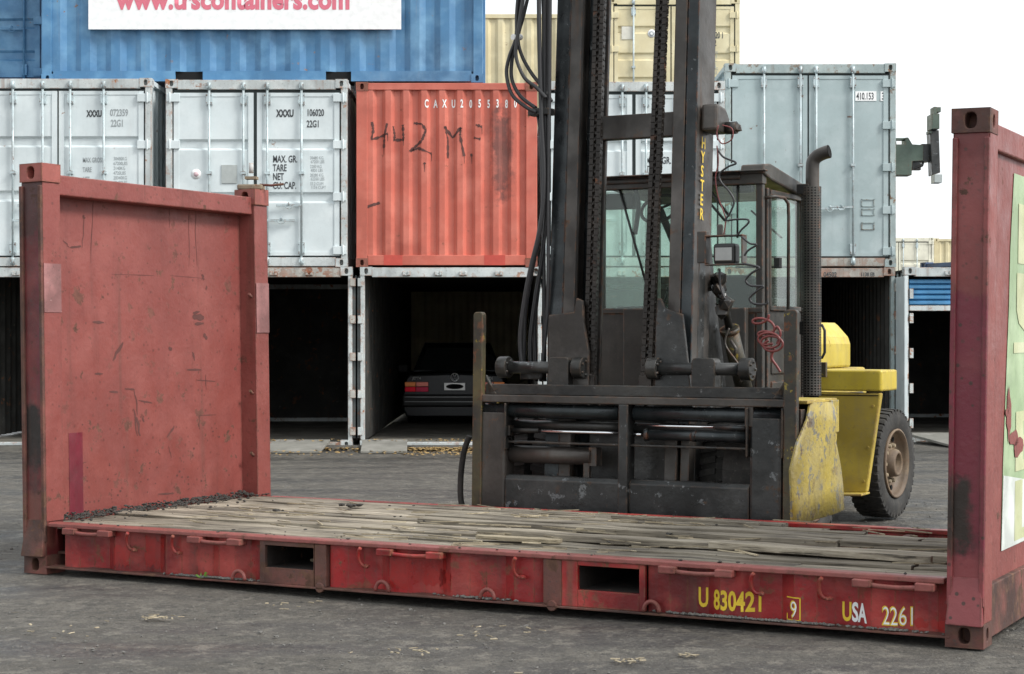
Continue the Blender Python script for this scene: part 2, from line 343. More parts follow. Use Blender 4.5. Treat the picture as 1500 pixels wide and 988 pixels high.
        for v in bm.verts:
            i = isl[v.index]
            for a in range(3): lo[i][a] = min(lo[i][a], v.co[a]); hi[i][a] = max(hi[i][a], v.co[a])
        size = [max(hi[i][a] - lo[i][a] for a in range(3)) for i in range(k)]; g = list(range(k))
        def find(i):
            while g[i] != i: i = g[i]
            return i
        if not every:
            for i in range(k):
                for j in range(i + 1, k):
                    d = math.sqrt(sum(max(0, lo[i][a] - hi[j][a], lo[j][a] - hi[i][a]) ** 2 for a in range(3)))
                    if d <= max(.02, .5 * max(size[i], size[j])) * .98: g[find(i)] = find(j)
        roots = sorted({find(i) for i in range(k)})
        if len(roots) < 2: return [s]
        out = []
        for r in roots:
            q = MB(); mp_ = {}
            for v in bm.verts:
                if find(isl[v.index]) == r: mp_[v] = q.bm.verts.new(v.co)
            for f in bm.faces:
                if f.verts[0] in mp_:
                    q.t = f.loops[0][s.tone][0]
                    try:
                        nf = q.bm.faces.new([mp_[v] for v in f.verts]); nf.smooth = f.smooth
                        for l in nf.loops: l[q.tone] = (q.t, q.t, q.t, 1)
                    except ValueError: pass
            out.append(q)
        return out
    def xf(s, m):
        bmesh.ops.transform(s.bm, matrix=m, verts=s.bm.verts); return s
    def build(s, name, mat, parent=None, bevel=0, loc=None, fixn=True, split=True):
        if fixn: bmesh.ops.recalc_face_normals(s.bm, faces=s.bm.faces)
        if parent and split: 
            r = s.pieces(split == 'all')
            if len(r) > 1:
                out = [q.build(name, mat, parent, bevel, loc, False, False) for q in r]; s.bm.free(); return out[0]
        me = bpy.data.meshes.new(name); s.bm.to_mesh(me); s.bm.free()
        me.materials.append(M[mat] if isinstance(mat, str) else mat)
        o = bpy.data.objects.new(name, me); COL.objects.link(o)
        if parent: o.parent = parent
        if loc: o.location = loc
        if bevel:
            b = o.modifiers.new('bevel', 'BEVEL'); b.width = bevel; b.segments = 2; b.limit_method = 'ANGLE'; b.angle_limit = R(40); b.harden_normals = False
        return o

def tag(o, label=None, cat=None, group=None, kind=None):
    if label: o['label'] = label
    if cat: o['category'] = cat
    if group: o['group'] = group
    if kind: o['kind'] = kind
    return o
def thing(name, label, cat, loc=(0, 0, 0), rz=0, group=None):
    o = bpy.data.objects.new(name, None); COL.objects.link(o); o.empty_display_size = .3
    o.location = loc; o.rotation_euler = (0, 0, rz); return tag(o, label, cat, group)

def surf_drape(bm, xs, fy, off):
    for x in xs:
        bmesh.ops.bisect_plane(bm, geom=bm.verts[:] + bm.edges[:] + bm.faces[:], plane_co=(x, 0, 0), plane_no=(1, 0, 0))
    for v in bm.verts: v.co.y = fy(v.co.x) - off
def text(s, size, mat, parent, loc, xs=.62, bold=.012, drape=None, rot=None, name='lettering', shear=0, cut=None, space=1.0):
    cu = bpy.data.curves.new('t', 'FONT'); cu.body = s; cu.size = size; cu.offset = bold * size; cu.resolution_u = 3; cu.fill_mode = 'FRONT'
    cu.shear = shear; cu.space_character = space
    to = bpy.data.objects.new('t', cu); COL.objects.link(to)
    bpy.context.view_layer.update()
    me = bpy.data.meshes.new_from_object(to.evaluated_get(bpy.context.evaluated_depsgraph_get()))
    bpy.data.objects.remove(to); bpy.data.curves.remove(cu)
    bm = bmesh.new(); bm.from_mesh(me); bpy.data.meshes.remove(me)
    m = Matrix.Translation(loc) @ (rot or Matrix.Identity(4)) @ Matrix.Rotation(R(90), 4, 'X') @ Matrix.Diagonal((xs, 1, 1, 1))
    bmesh.ops.transform(bm, matrix=m, verts=bm.verts)
    if drape: surf_drape(bm, drape[0], drape[1], drape[2])
    me = bpy.data.meshes.new(name); bm.to_mesh(me); bm.free(); me.materials.append(M[mat])
    o = bpy.data.objects.new(name, me); COL.objects.link(o); o.parent = parent; return o

# trapezoid corrugation: depth as a function of the distance along the wall
def corr(x, x0, pitch, d, flat=.34):
    t = ((x - x0) / pitch) % 1.0; s = (1 - 2 * flat) / 2
    if t < flat: return 0.0
    if t < flat + s: return d * (t - flat) / s
    if t < 2 * flat + s: return d
    return d * (1 - (t - 2 * flat - s) / s)
def corr_breaks(x0, x1, pitch, flat=.34):
    s = (1 - 2 * flat) / 2; r = []; k = 0
    while x0 + k * pitch < x1 + 1e-6:
        for t in (0, flat, flat + s, 2 * flat + s):
            x = x0 + (k + t) * pitch
            if x < x1 - 1e-5: r.append(x)
        k += 1
    return r + [x1]
def corr_wall(mb, axis, a0, a1, z0, z1, pos, sgn, pitch, d, flat=.34):
    """sheet wall running along axis ('x' or 'y') at coordinate pos; grooves go towards sgn"""
    br = corr_breaks(a0, a1, pitch, flat); prev = None
    for a in br:
        p = pos + sgn * corr(a if a < a1 - 1e-5 else a0, a0, pitch, d, flat)
        co = [(a, p, z) if axis == 'x' else (p, a, z) for z in (z0, z1)]
        cur = [mb.v(co[0]), mb.v(co[1])]
        if prev: mb.face([prev[0], cur[0], cur[1], prev[1]])
        prev = cur
    return mb

M['rack_post_right'] = paint('pitted two-tone red paint', (.20, .045, .042), (.24, .06, .056), pits=1.0, rust=.12, dirt=.25, rough=.45, bump=.2, edge=.3, vary=.14, streak=.8, rustcol=(.05, .025, .018),
    stains=[(1.9, 2.5, .02, 1.73, (.145, .016, .030), .93, .02), (1.9, 2.5, 2.36, 2.62, (.12, .02, .02), .8, .02), (2.06, 2.235, .44, .84, (.022, .013, .009), 1, .04), (2.10, 2.22, .52, .80, (.020, .012, .008), 1, .04), (2.08, 2.18, .36, .60, (.05, .022, .014), .8, .05), (1.9, 2.5, .0, .50, (.24, .055, .055), .75, .05)])
# ------------------------------------------------------------ ground
def ground():
    mb = MB(); S = 600
    xs = [-S, -60, -14] + [-12 + i * .5 for i in range(45)] + [14, 60, S]
    ys = [-40, 0, 6] + [7 + i * .5 for i in range(40)] + [30, 60, 300, 900]
    def h(x, y):
        if not (-12 < x < 11 and 7 < y < 23): return 0
        return .014 * math.sin(x * 1.3 + y * .7) * math.sin(y * .9 - x * .4) - .014
    g = [[mb.v((x, y, h(x, y))) for x in xs] for y in ys]
    for a, b in zip(g, g[1:]):
        for i in range(len(xs) - 1): mb.face([a[i], a[i + 1], b[i + 1], b[i]], True)
    m = bpy.data.materials.new('damp worn asphalt'); m.use_nodes = True; N = m.node_tree.nodes; L = m.node_tree.links; b = N['Principled BSDF']
    P = N.new('ShaderNodeNewGeometry').outputs['Position']
    def noise(sc, det=5, rg=.55, vec=P):
        n = N.new('ShaderNodeTexNoise'); n.inputs['Scale'].default_value = sc; n.inputs['Detail'].default_value = det; n.inputs['Roughness'].default_value = rg
        L.new(vec, n.inputs['Vector']); return n.outputs[0]
    def ramp(s, a, c, lo=0, hi=1):
        r = N.new('ShaderNodeMapRange'); r.inputs[1].default_value = a; r.inputs[2].default_value = c; r.inputs[3].default_value = lo; r.inputs[4].default_value = hi; L.new(s, r.inputs[0]); return r.outputs[0]
    def mix(f, A, B):
        k = N.new('ShaderNodeMix'); k.data_type = 'RGBA'; L.new(f, k.inputs[0])
        for i, X in ((6, A), (7, B)):
            if isinstance(X, tuple): k.inputs[i].default_value = (*X, 1)
            else: L.new(X, k.inputs[i])
        return k.outputs[2]
    mp = N.new('ShaderNodeMapping'); mp.inputs['Scale'].default_value = (.35, 1.3, 1); mp.inputs['Rotation'].default_value = (0, 0, R(8)); L.new(P, mp.inputs[0])
    mp2 = N.new('ShaderNodeMapping'); mp2.inputs['Location'].default_value = (31, 17, 5); L.new(P, mp2.inputs[0])
    wet = noise(1.0, 7, .6, mp.outputs[0])
    c = mix(ramp(noise(.55, 6), .35, .65), (.082, .074, .062), (.122, .111, .092))
    c = mix(ramp(noise(2.6, 8, .7), .45, .68), c, (.15, .139, .120))
    c = mix(ramp(wet, .48, .56), c, (.045, .043, .041))
    c = mix(ramp(noise(6.5, 8, .72), .47, .56), c, (.074, .069, .060))
    c = mix(ramp(noise(5.2, 9, .78, mp2.outputs[0]), .53, .60), c, (.18, .165, .138))
    c = mix(ramp(noise(24, 6, .75), .54, .62), c, (.15, .14, .12))
    c = mix(ramp(noise(12, 7, .75), .58, .64), c, (.032, .030, .027))
    c = mix(ramp(noise(140, 2), .60, .75), c, (.22, .21, .19))
    c = mix(ramp(noise(9, 8, .75), .63, .70), c, (.15, .125, .09))
    vo = N.new('ShaderNodeTexVoronoi'); vo.inputs['Scale'].default_value = 60; L.new(P, vo.inputs['Vector'])
    c = mix(ramp(vo.outputs[0], .26, .16), c, (.045, .042, .038))
    vo2 = N.new('ShaderNodeTexVoronoi'); vo2.inputs['Scale'].default_value = 23; L.new(P, vo2.inputs['Vector'])
    c = mix(ramp(vo2.outputs[0], .17, .10), c, (.21, .195, .17))
    L.new(c, b.inputs['Base Color'])
    L.new(ramp(wet, .44, .62, .82, .36), b.inputs['Roughness'])
    bp = N.new('ShaderNodeBump'); bp.inputs['Strength'].default_value = 1; bp.inputs['Distance'].default_value = .035
    ad = N.new('ShaderNodeMath'); ad.operation = 'ADD'; L.new(noise(42, 6, .65), ad.inputs[0]); 
    k = N.new('ShaderNodeMath'); k.operation = 'MULTIPLY'; k.inputs[1].default_value = 2.5; L.new(noise(4.5, 6, .6), k.inputs[0]); L.new(k.outputs[0], ad.inputs[1])
    L.new(ad.outputs[0], bp.inputs['Height']); L.new(bp.outputs[0], b.inputs['Normal'])
    o = mb.build('ground', m); tag(o, kind='structure')
ground()
mb = MB()      # low concrete apron the bottom containers stand on
for x0, x1 in ((-14, -5.3), (-5.29, -2.2), (-2.19, .6), (.61, 2.99)):
    mb.prism([(23.85 + random.uniform(-.03, .03), -.02), (23.88, .035), (23.92, .05), (24.24, .05), (24.24, -.02)], 'x', x0, x1)
o = mb.build('pavement', 'concrete'); tag(o, kind='structure')

# ------------------------------------------------------------ containers
PI2 = math.pi / 2
M['leaf_shade'] = paint('grimy door leaf with gap shade', (.07, .08, .08), rust=.35, dirt=.4, rough=.6, edge=.3)  # dark base colour paints in the shade of the gap, under grime and rust
def shell(root, W, L, H, mat, gaps=(0, 0), d=.036, floor=None, z0=.13, roof_mat=None, inner=None):
    for sx, pos, sg in (('l', .045, 1), ('r', W - .045, -1)):
        mb = MB(); corr_wall(mb, 'y', .13, L - .1, z0, H - .07, pos if sx == 'l' else pos, sg, .278, d)
        mb.box(*((.0, .06) if sx == 'l' else (W - .06, W)), .17, L - .16, H - .075, H - .012)
        mb.box(*((.0, .05) if sx == 'l' else (W - .05, W)), .17, L - .16, .02, z0 + .003)
        mb.build('side_wall', mat, root)
    mb = MB(); mb.box(.05, W - .05, .1, L - .05, H - .06, H - .035); mb.build('roof', roof_mat or mat, root)
    mb = MB(); mb.box(.05, W - .05, .1, L - .05, .06, .15); mb.build('floor', floor or mat, root)
def rear_frame(mb, W, L, H):
    for x0 in (0, W - .12): mb.box(x0, x0 + .12, L - .12, L, .0, H)
    mb.box(.12, W - .12, L - .10, L, H - .14, H - .01); mb.box(.12, W - .12, L - .10, L, .01, .15)

def castings(root, W, H, mat, L=None, side=None):
    for x0, sd in ((0, '-'), (W - .162, '+')):
        for z0 in (0, H - .118):
            mb = MB(); mb.casting(x0 - (.004 if sd == '-' else -.004), -.006, z0 - (.004 if z0 == 0 else -.004), .162, .178, .118, side=sd)
            mb.build('corner_casting', mat, root)

def door_container(name, label, loc, W=2.438, L=6.06, H=2.56, mat='white_cont', frame='white_frame', ribs=(), rods=None, flat=False, gapw=.012,
                   hinges=(.22, .94, 1.64, 2.27), cat='shipping container', group=None, rodmat='rod', sillmat=None, cast='white_frame', rz=0, cx=None, handles=(.62, .82), simple_=False, gask='gasket', pocket=False):
    root = thing(name, label, cat, loc, rz, group)
    mb = MB()
    for x0 in (0, W - .085): mb.box(x0, x0 + .085, 0, .12, .10, H - .10)
    mb.box(.155, W - .155, .003, .12, H - .135, H - .005)
    rear_frame(mb, W, L, H); mb.build('frame', frame, root, .006)
    mb = MB(); mb.box(.155, W - .155, .003, .12, .005, .125)
    if pocket: pass
    mb.build('door_sill', sillmat or frame, root, .006)
    castings(root, W, H, cast)
    shell(root, W, L, H, mat)
    mb = MB(); corr_wall(mb, 'x', .1, W - .1, .15, H - .12, L - .05, -1, .25, .03); mb.build('end_wall', mat, root)
    mid = cx or W / 2
    zb, zt = .15, H - .158 - gapw * .8
    gk = MB(); gk.box(.088, W - .088, .045, .06, H - .18, H - .136); gk.box(mid - .05, mid + .05, .045, .06, .125, H - .18); gk.box(.086, .12, .045, .06, .125, H - .18); gk.box(W - .12, W - .086, .045, .06, .125, H - .18); gk.box(.12, mid - .05, .045, .06, .125, .18); gk.box(mid + .05, W - .12, .045, .06, .125, .18); gk.build('seal', gask, root, split=False)
    if rods is None: rods = (.60, 1.06, 1.38, 1.85)
    for side, (a, b) in enumerate(((.105, mid - gapw), (mid + gapw, W - .105))):
        # pressed panel: profile up the height with shallow recessed bands
        prof = [(zb, 0)]
        if not flat:
            for r in ribs: prof += [(r - .075, 0), (r - .045, .032), (r + .045, .032), (r + .075, 0)]
        prof.append((zt, 0))
        mb = MB()
        fr = .07
        mb.box(a, a + fr, .014, .058, zb, zt); mb.box(b - fr, b, .014, .058, zb, zt)
        mb.box(a + fr, b - fr, .018, .058, zt - .05, zt); mb.box(a + fr, b - fr, .018, .058, zb, zb + .05)
        prev = None
        for z, dd in prof:
            z = min(max(z, zb + .045), zt - .045)
            cur = [mb.v((a + fr - .002, .026 + dd, z)), mb.v((b - fr + .002, .026 + dd, z))]
            if prev: mb.face([prev[0], prev[1], cur[1], cur[0]])
            prev = cur
        d = mb.build('door', mat, root)
        if simple_: continue
        for rx in rods[side * 2: side * 2 + 2]:
            rb = MB(); rb.tube([(rx, -.012, .06), (rx, -.012, H - .07)], .0165, 10)
            for z in (H * .5,): rb.box(rx - .035, rx + .035, -.034, .03, z - .02, z + .02)
            rb.build('locking_rod', rodmat, d)
            kb = MB()
            for z, u in ((H - .09, 1), (.075, -1)):
                kb.box(rx - .03, rx + .03, -.035, .01, z - .028, z + .022); kb.tube([(rx, -.015, z - .05), (rx, -.015, z + .05)], .027, 8)
                zz = z - u * .175; kb.box(rx - .042, rx + .042, -.022, .03, zz - .075, zz + .075)
                for ddx in (-.032, .032):
                    for dz in (-.05, .05): kb.blob((rx + ddx, -.023, zz + dz), .009, 1, (1, 1, 1), 0)
            kb.build('cam_keeper', rodmat, d)
        for k, rx in enumerate(rods[side * 2: side * 2 + 2]):
            hz = handles[k]; sg = 1 if side == 0 else -1
            hx1 = rx + (.38 if k == 0 else -.34)
            hb = MB(); hb.box(min(rx, hx1), max(rx, hx1), -.030, -.012, hz - .014, hz + .014)
            mxx = (rx + hx1) / 2; hb.tube([(mxx + .05 * math.cos(t), -.03, hz + .045 * math.sin(t)) for t in [math.pi * (1 + i / 6) for i in range(7)]], .006, 6)
            hb.blob((mxx, -.03, hz + .02), .028, 1, (1, .5, 1), .1); hb.build('handle', rodmat, d)
        for z in hinges:
            x0, x1 = (.012, .19) if side == 0 else (W - .19, W - .012)
            hb = MB(); hb.box(x0, x1, -.012, .016, z - .055, z + .055); px = .055 if side == 0 else W - .055
            hb.tube([(px, -.014, z - .07), (px, -.014, z + .07)], .014, 8); hb.build('hinge', mat, d, .004)
    return root

def open_container(name, label, loc, W=2.438, L=6.06, H=2.438, mat='inside', frame='white_frame', hdr=None, leaf='leaf_shade', leaves=(True, True), cast='white_frame', side_leaf=None, group=None, keepers=True, floor='floor_in', outer=None):
    root = thing(name, label, 'shipping container', loc, 0, group)
    mb = MB()
    for x0 in (0, W - .055): mb.box(x0, x0 + .055, 0, .11, .10, H - .10)
    rear_frame(mb, W, L, H); mb.build('frame', frame, root, .006)
    mb = MB(); mb.box(.155, W - .155, .003, .12, H - .135, H - .006)
    if keepers:
        for kx in (.62, 1.05, 1.38, 1.86): 
            mb.box(kx - .05, kx - .015, -.035, .004, H - .11, H - .06); mb.box(kx + .015, kx + .05, -.035, .004, H - .11, H - .06); mb.box(kx - .05, kx + .05, -.028, .004, H - .115, H - .10)
    mb.build('header', hdr or frame, root, .005)
    mb = MB(); mb.box(.155, W - .155, .003, .12, .005, .085); mb.build('door_sill', hdr or frame, root, .005)
    castings(root, W, H, cast)
    for x0, pos, sg in (('l', .05, 1), ('r', W - .05, -1)):
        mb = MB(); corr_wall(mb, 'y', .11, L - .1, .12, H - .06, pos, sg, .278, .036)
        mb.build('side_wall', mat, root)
        ob = MB(); corr_wall(ob, 'y', .115, L - .1, .12, H - .06, pos - sg * .004, sg, .278, .036); ob.build('side_skin', outer or frame, root)
    mb = MB(); mb.box(.03, W - .03, .1, L - .05, H - .06, H - .03); mb.build('roof', mat, root)
    mb = MB()
    k = 0; y = .12
    while y < L - .2: mb.box(.06, W - .06, y, min(y + .6, L - .1), .02, .088 + .002 * (k % 2)); y += .605; k += 1
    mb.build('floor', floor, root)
    mb = MB(); mb.box(.05, W - .05, L - .09, L - .05, .1, H - .05); mb.build('end_wall', mat, root)
    hz = [.18 + .5 * i for i in range(5)]
    for i, on in enumerate(leaves):
        if not on: continue
        x = -.055 if i == 0 else W + .015
        lb = MB(); lb.box(x, x + .04, .06, 1.22, .14, H - .16); lb.box(x - .012, x + .052, .03, .075, .14, H - .16)
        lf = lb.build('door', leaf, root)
        hb = MB()
        for z in hz: 
            a, b = (x + .02, .03) if i == 0 else (W - .03, x + .03)
            hb.box(a, b, -.018, .01, z, z + .11)
        hb.build('hinge', hdr or frame, lf, .004)
        rb = MB(); rx = x + (-.03 if i == 0 else .07)
        for yy in (.3, .75): rb.tube([(rx, yy, .12), (rx, yy, H - .1)], .016, 8)
        rb.build('locking_rod', 'rod', lf)
    return root

def side_container(name, label, loc, W=6.058, D=2.438, H=2.591, mat='blue_cont', pitch=.278, pockets=(), cat='shipping container', group=None, rz=0, cast=None, d=.036):
    """long side faces -y"""
    root = thing(name, label, cat, loc, rz, group)
    mb = MB()
    for x0 in (0, W - .13): mb.box(x0, x0 + .13, 0, .13, .10, H - .10)
    for x0 in (0, W - .13): mb.box(x0, x0 + .13, D - .13, D, 0, H)
    mb.box(.155, W - .155, .01, .08, H - .10, H - .02)
    mb.build('frame', mat, root, .005)
    br = MB(); xs = [.155] + [q for p in pockets for q in p] + [W - .155]
    for a, b in zip(xs[::2], xs[1::2]): br.box(a, b, .006, .07, .015, .155)
    br.build('bottom_rail', mat, root)
    if pockets:
        pk = MB()
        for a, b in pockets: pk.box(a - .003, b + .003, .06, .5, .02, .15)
        pk.build('fork_pocket', 'black', root)
    castings(root, W, H, cast or mat)
    mb = MB(); corr_wall(mb, 'x', .12, W - .12, .15, H - .09, .03, 1, pitch, d, .30); mb.build('side_wall', mat, root)
    mb = MB()
    for p in (.03, W - .03): corr_wall(mb, 'y', .1, D - .1, .1, H - .1, p, 1 if p < 1 else -1, .25, .03)
    mb.build('end_wall', mat, root)
    mb = MB(); mb.box(.05, W - .05, .03, D, H - .06, H - .025); mb.box(.05, W - .05, D - .08, D - .02, .1, H - .1); mb.box(.05, W - .05, .075, D - .02, .1, .15); mb.build('roof', mat, root)
    return root

S = 109.0; ZF = 24.26
def wx(px): return (px - 750) / S
# --- middle row
c1 = door_container('shipping_container', 'pale grey container marked 072359, first of the middle row under the blue containers', (wx(222) - 2.438, ZF, 2.445), H=2.53, ribs=(.95, 1.68), mat='white_cont', rods=(.58, .98, 1.35, 1.80), cx=1.18, group='pale grey door-end containers in the middle row')
def ct(root, s, px, py, h_px, mat='ink', xs=.6, X0=0, zb=392, bold=.02, S_=S, drape=None, y=-.001, yy=.0225):
    # a line of stencilled text: px,py = left end and baseline on this wall in pixels of the wall's own scale
    return text(s, h_px / S_ / .70, mat, root, ((px - X0) / S_, yy, (zb - py) / S_), xs, bold, drape)
X0 = 222 - 2.438 * S
ct(c1, 'XXXU', 127, 172, 9, 'ink', .60, X0, bold=.05); ct(c1, '072359', 161, 171, 10, 'ink_soft', .62, X0); ct(c1, '22G1', 162, 186.5, 10, 'ink_soft', .60, X0)
for i, (a, b) in enumerate((('MAX GROSS', '30480KG'), ('', '67200LBS'), ('TARE', '2140KG'), ('', '4720LBS'), ('NET', '28340KG'), ('', '62480LBS'), ('CU.CAP.', '33.2CUM'))):
    yb = 238 + i * 7
    if a: ct(c1, a, 121, yb + 1, 7, 'ink_soft', .55, X0)
    ct(c1, b, 166, yb - 2, 5, 'ink_soft', .72, X0, bold=0)
c2 = door_container('shipping_container', 'pale grey container marked 106020 9 with a round sticker and small plaque', (wx(243), ZF, 2.445), gapw=.024, H=2.515, ribs=(.93, 1.64), mat='white_cont', cx=1.20, rods=(.585, 1.045, 1.365, 1.825), group='pale grey door-end containers in the middle row')
X0 = 243
ct(c2, 'XXXU', 405, 172, 10, 'ink', .62, X0, bold=.05); ct(c2, '106020', 449, 171, 10, 'ink', .60, X0); ct(c2, '9', 491, 171, 10, 'ink_soft', .6, X0); ct(c2, '22G1', 449, 187.5, 10, 'ink', .60, X0)
for i, a in enumerate(('MAX. GR.', 'TARE', 'NET', 'CU. CAP.')): ct(c2, a, 399.5, 239 + i * 12.9, 10, 'ink', .60, X0)
for i, b in enumerate(('30480 KG.', '67200 LBS', '2200 KG', '4850 LBS', '28280 KG.', '62350 LBS', '33.2 CUM', '1174 CUFT')): ct(c2, b, 454 + (i % 2) * 1, 234 + i * 6.3 + (0 if i % 2 else .7), 4.6, 'ink_soft', .72, X0, bold=0)
pb = MB(); pb.box(.745, .955, .012, .0245, 1.12, 1.37); pb.build('plaque', 'tin', c2, .003)
pb = MB(); pb.lathe([(.001, 0), (.068, 0), (.068, .003), (.001, .003)], (.405, .0255, 1.245), (0, -1, 0), 24); pb.build('sticker', 'sign', c2)
pb = MB(); pb.lathe([(.001, 0), (.035, 0), (.035, .002), (.001, .002)], (.405, .0215, 1.245), (0, -1, 0), 20); pb.build('sticker_print', simple('faded pink print', (.62, .45, .48)), c2)
# --- coral red container, front end
def red_container():
    W, H, L = 2.43, 2.475, 6.06
    root = thing('shipping_container', 'coral red corrugated container marked CAXU with spray-painted 442, beside the forklift mast', 'shipping container', (wx(522), ZF, 2.445))
    mb = MB()
    for x0 in (0, W - .15): mb.box(x0, x0 + .15, 0, .15, .1, H - .1)
    rear_frame(mb, W, L, H); mb.build('frame', 'red_cont', root, .008)
    mb = MB(); mb.box(.155, W - .155, .004, .10, H - .10, H - .008); mb.build('top_rail', 'red_cont', root, .006)
    mb = MB(); mb.box(.155, W - .155, .004, .10, .02, .155); mb.build('bottom_rail', 'red_cont', root, .006)
    mb = MB(); mb.box(.37, .62, .0015, .01, .02, .155); mb.box(1.72, 2.0, .0015, .01, .02, .155); mb.build('repaint_patch', simple('deeper red repaint', (.50, .07, .05)), root)
    castings(root, W, H, 'rust_cast')
    p0, pitch, d = .15, .2415, .045
    fy = lambda x: .012 + corr(x, p0, pitch, d, .30)
    br = corr_breaks(p0, W - .15, pitch, .30)
    mb = MB(); corr_wall(mb, 'x', p0, W - .15, .15, H - .09, .012, 1, pitch, d, .30); mb.build('end_wall', 'red_cont', root)
    shell(root, W, L, H, 'red_cont')
    mb = MB(); corr_wall(mb, 'x', .1, W - .1, .15, H - .12, L - .05, -1, .25, .03); mb.build('rear_wall', 'red_cont', root)
    for i, ch in enumerate('CAXU2055380'):
        text(ch, .15, 'white', root, ((622 + i * 13.1 - 522) / S, 0, (392 - 158.5) / S), .50, .03, (br, fy, .003), name='lettering')
    # spray-painted strokes (pixels of the wall, 109 to the metre), draped over the corrugation
    strokes = [[(545, 180), (547, 192), (544, 206), (568, 197)], [(567, 182), (563, 200), (562, 218)], [(576, 186), (578, 200), (577, 206), (592, 206)], [(590, 184), (591, 204)],
               [(606, 181), (618, 183), (624, 192), (618, 207), (600, 223), (612, 218), (632, 226)],
               [(652, 186), (656, 205), (656, 233)], [(652, 187), (663, 203), (675, 188), (674, 200), (680, 230)], [(697, 184), (706, 187)], [(694, 203), (704, 205)], [(690, 226), (691, 230)], [(622, 239), (622, 242)], [(536, 305), (556, 298)]]
    mb = MB()
    for st in strokes:
        pts = []
        for (a, b) in zip(st, st[1:]):
            for t in range(8): pts.append(((a[0] + (b[0] - a[0]) * t / 8), (a[1] + (b[1] - a[1]) * t / 8)))
        pts.append(st[-1]); prev = None
        for i, (px, py) in enumerate(pts):
            q = pts[min(i + 1, len(pts) - 1)]; r = pts[max(i - 1, 0)]
            dx, dy = q[0] - r[0], -(q[1] - r[1]); ln = math.hypot(dx, dy) or 1
            w = .0135 * random.uniform(.4, 1.7); x, zz = (px - 522) / S, (392 - py) / S
            a = (x - dy / ln * w, zz + dx / ln * w); c = (x + dy / ln * w, zz - dx / ln * w)
            cur = [mb.v((a[0], 0, a[1])), mb.v((c[0], 0, c[1]))]
            if prev: mb.face([prev[0], prev[1], cur[1], cur[0]])
            prev = cur
        if random.random() < .8:      # a drip
            px, py = st[-1]; x, zz = (px - 522) / S, (392 - py) / S
            mb.poly([(x - .005, 0, zz), (x + .005, 0, zz), (x + .003, 0, zz - .10), (x - .002, 0, zz - .10)])
    surf_drape(mb.bm, br, fy, .0035); mb.build('graffiti', 'drip', root, fixn=False)
    return root
M['rust_cast'] = paint('rusty red casting', (.30, .10, .07), rust=.6, dirt=.3, rough=.8, bump=.3)
red_container()
c4 = door_container('shipping_container', 'pale grey door-end container seen between the forklift mast uprights', gapw=.024, loc=(.42, ZF, 2.445), H=2.49, ribs=(.93, 1.62), mat='white_cont', group='pale grey door-end containers in the middle row')
ct(c4, 'MAX. GR.', 946, 241, 10, 'ink', .62, .42 * S + 750)
ct(c4, 'TARE', 946, 254, 10, 'ink', .62, .42 * S + 750)
# --- high blue-grey container on the right
S5 = 102.5
M['rust_grey'] = paint('rust-flecked blue-grey frame', (.33, .40, .40), (.40, .46, .45), rust=.36, dirt=.25, rough=.55, bump=.12, edge=.3, vary=.08, streak=.6, rustcol=(.12, .07, .04))
c5 = door_container('shipping_container', 'tall blue-grey container with smooth doors marked 410.153 3, above the yellow engine hood', (3.044, 25.8, 2.505), H=2.90, W=2.44, mat='grey_cont', frame='rust_grey', sillmat='rust_frame', cast='rust_grey', flat=True, rods=(.555, 1.075, 1.30, 1.825), hinges=(.22, .81, 1.42, 2.02, 2.62), handles=(.83, .85), cx=1.19)
pb = MB(); pb.box((1253 - 1062) / S5, (1284 - 1062) / S5, .018, .0245, (391 - 148) / S5, (391 - 134) / S5); pb.box((1290 - 1062) / S5, (1298 - 1062) / S5, .018, .0245, (391 - 148) / S5, (391 - 134) / S5); pb.build('number_plate', 'sign', c5)
text('410.153', 10 / S5 / .7, 'ink', c5, ((1254.5 - 1062) / S5, .0165, (391 - 146) / S5), .56, .02); text('3', 10 / S5 / .7, 'ink', c5, ((1291.5 - 1062) / S5, .0165, (391 - 146) / S5), .6, .02)
pb = MB()
for x0, x1, y0, y1 in ((1262, 1281, 292, 303), (1262, 1281, 306, 316), (1262, 1281, 326, 337)):
    a, b, c_, d_ = (x0 - 1062) / S5, (x1 - 1062) / S5, (391 - y1) / S5, (391 - y0) / S5
    pb.box(a, b, .014, .0255, c_, c_ + .012); pb.box(a, b, .014, .0255, d_ - .012, d_); pb.box(a, a + .012, .014, .0255, c_, d_); pb.box(b - .012, b, .014, .0255, c_, d_)
pb.build('placard_holder', 'rust_grey', c5)
# --- bottom row (garages)
o1 = open_container('shipping_container', 'dark open container at the left edge of the bottom row, behind the red end wall', (wx(222) - 2.438, ZF, .0), H=2.44, group='open containers in the bottom row')
o2 = open_container('shipping_container', 'open empty container with rust-stained pale frame, left of the one holding the car', (wx(516) - 2.438, ZF, .0), H=2.44, hdr='rust_frame', group='open containers in the bottom row')
o3 = open_container('shipping_container', 'open container used as a garage around the parked dark car', (wx(528), ZF, .0), H=2.44, L=12.19, group='open containers in the bottom row')
o4 = open_container('shipping_container', 'open bottom container directly behind the forklift mast, right of the car garage', (.42, ZF, .0), H=2.44, L=6.06, group='open containers in the bottom row')
o5 = open_container('shipping_container', 'open container with rusted header marked 4502, behind the yellow engine hood', (3.03, 25.8, .0), H=2.49, hdr='rust_frame', frame='rust_grey', keepers=False, leaves=(True, False), cast='rust_frame', group='open containers in the bottom row')
text('04502', .095, 'ink', o5, (1.42, .0, 2.36), .8, .02)
text('1138 EB', .075, 'ink', o5, (1.95, .0, 2.37), .8, .02)
pb = MB(); pb.box(2.455, 2.50, -.55, .05, .12, 2.35); dl = pb.build('door', 'white_cont', o5, .006)
hb = MB(); 
for zz in (.25, .75, 1.25, 1.75, 2.15): hb.box(2.425, 2.52, -.0, .07, zz, zz + .12)
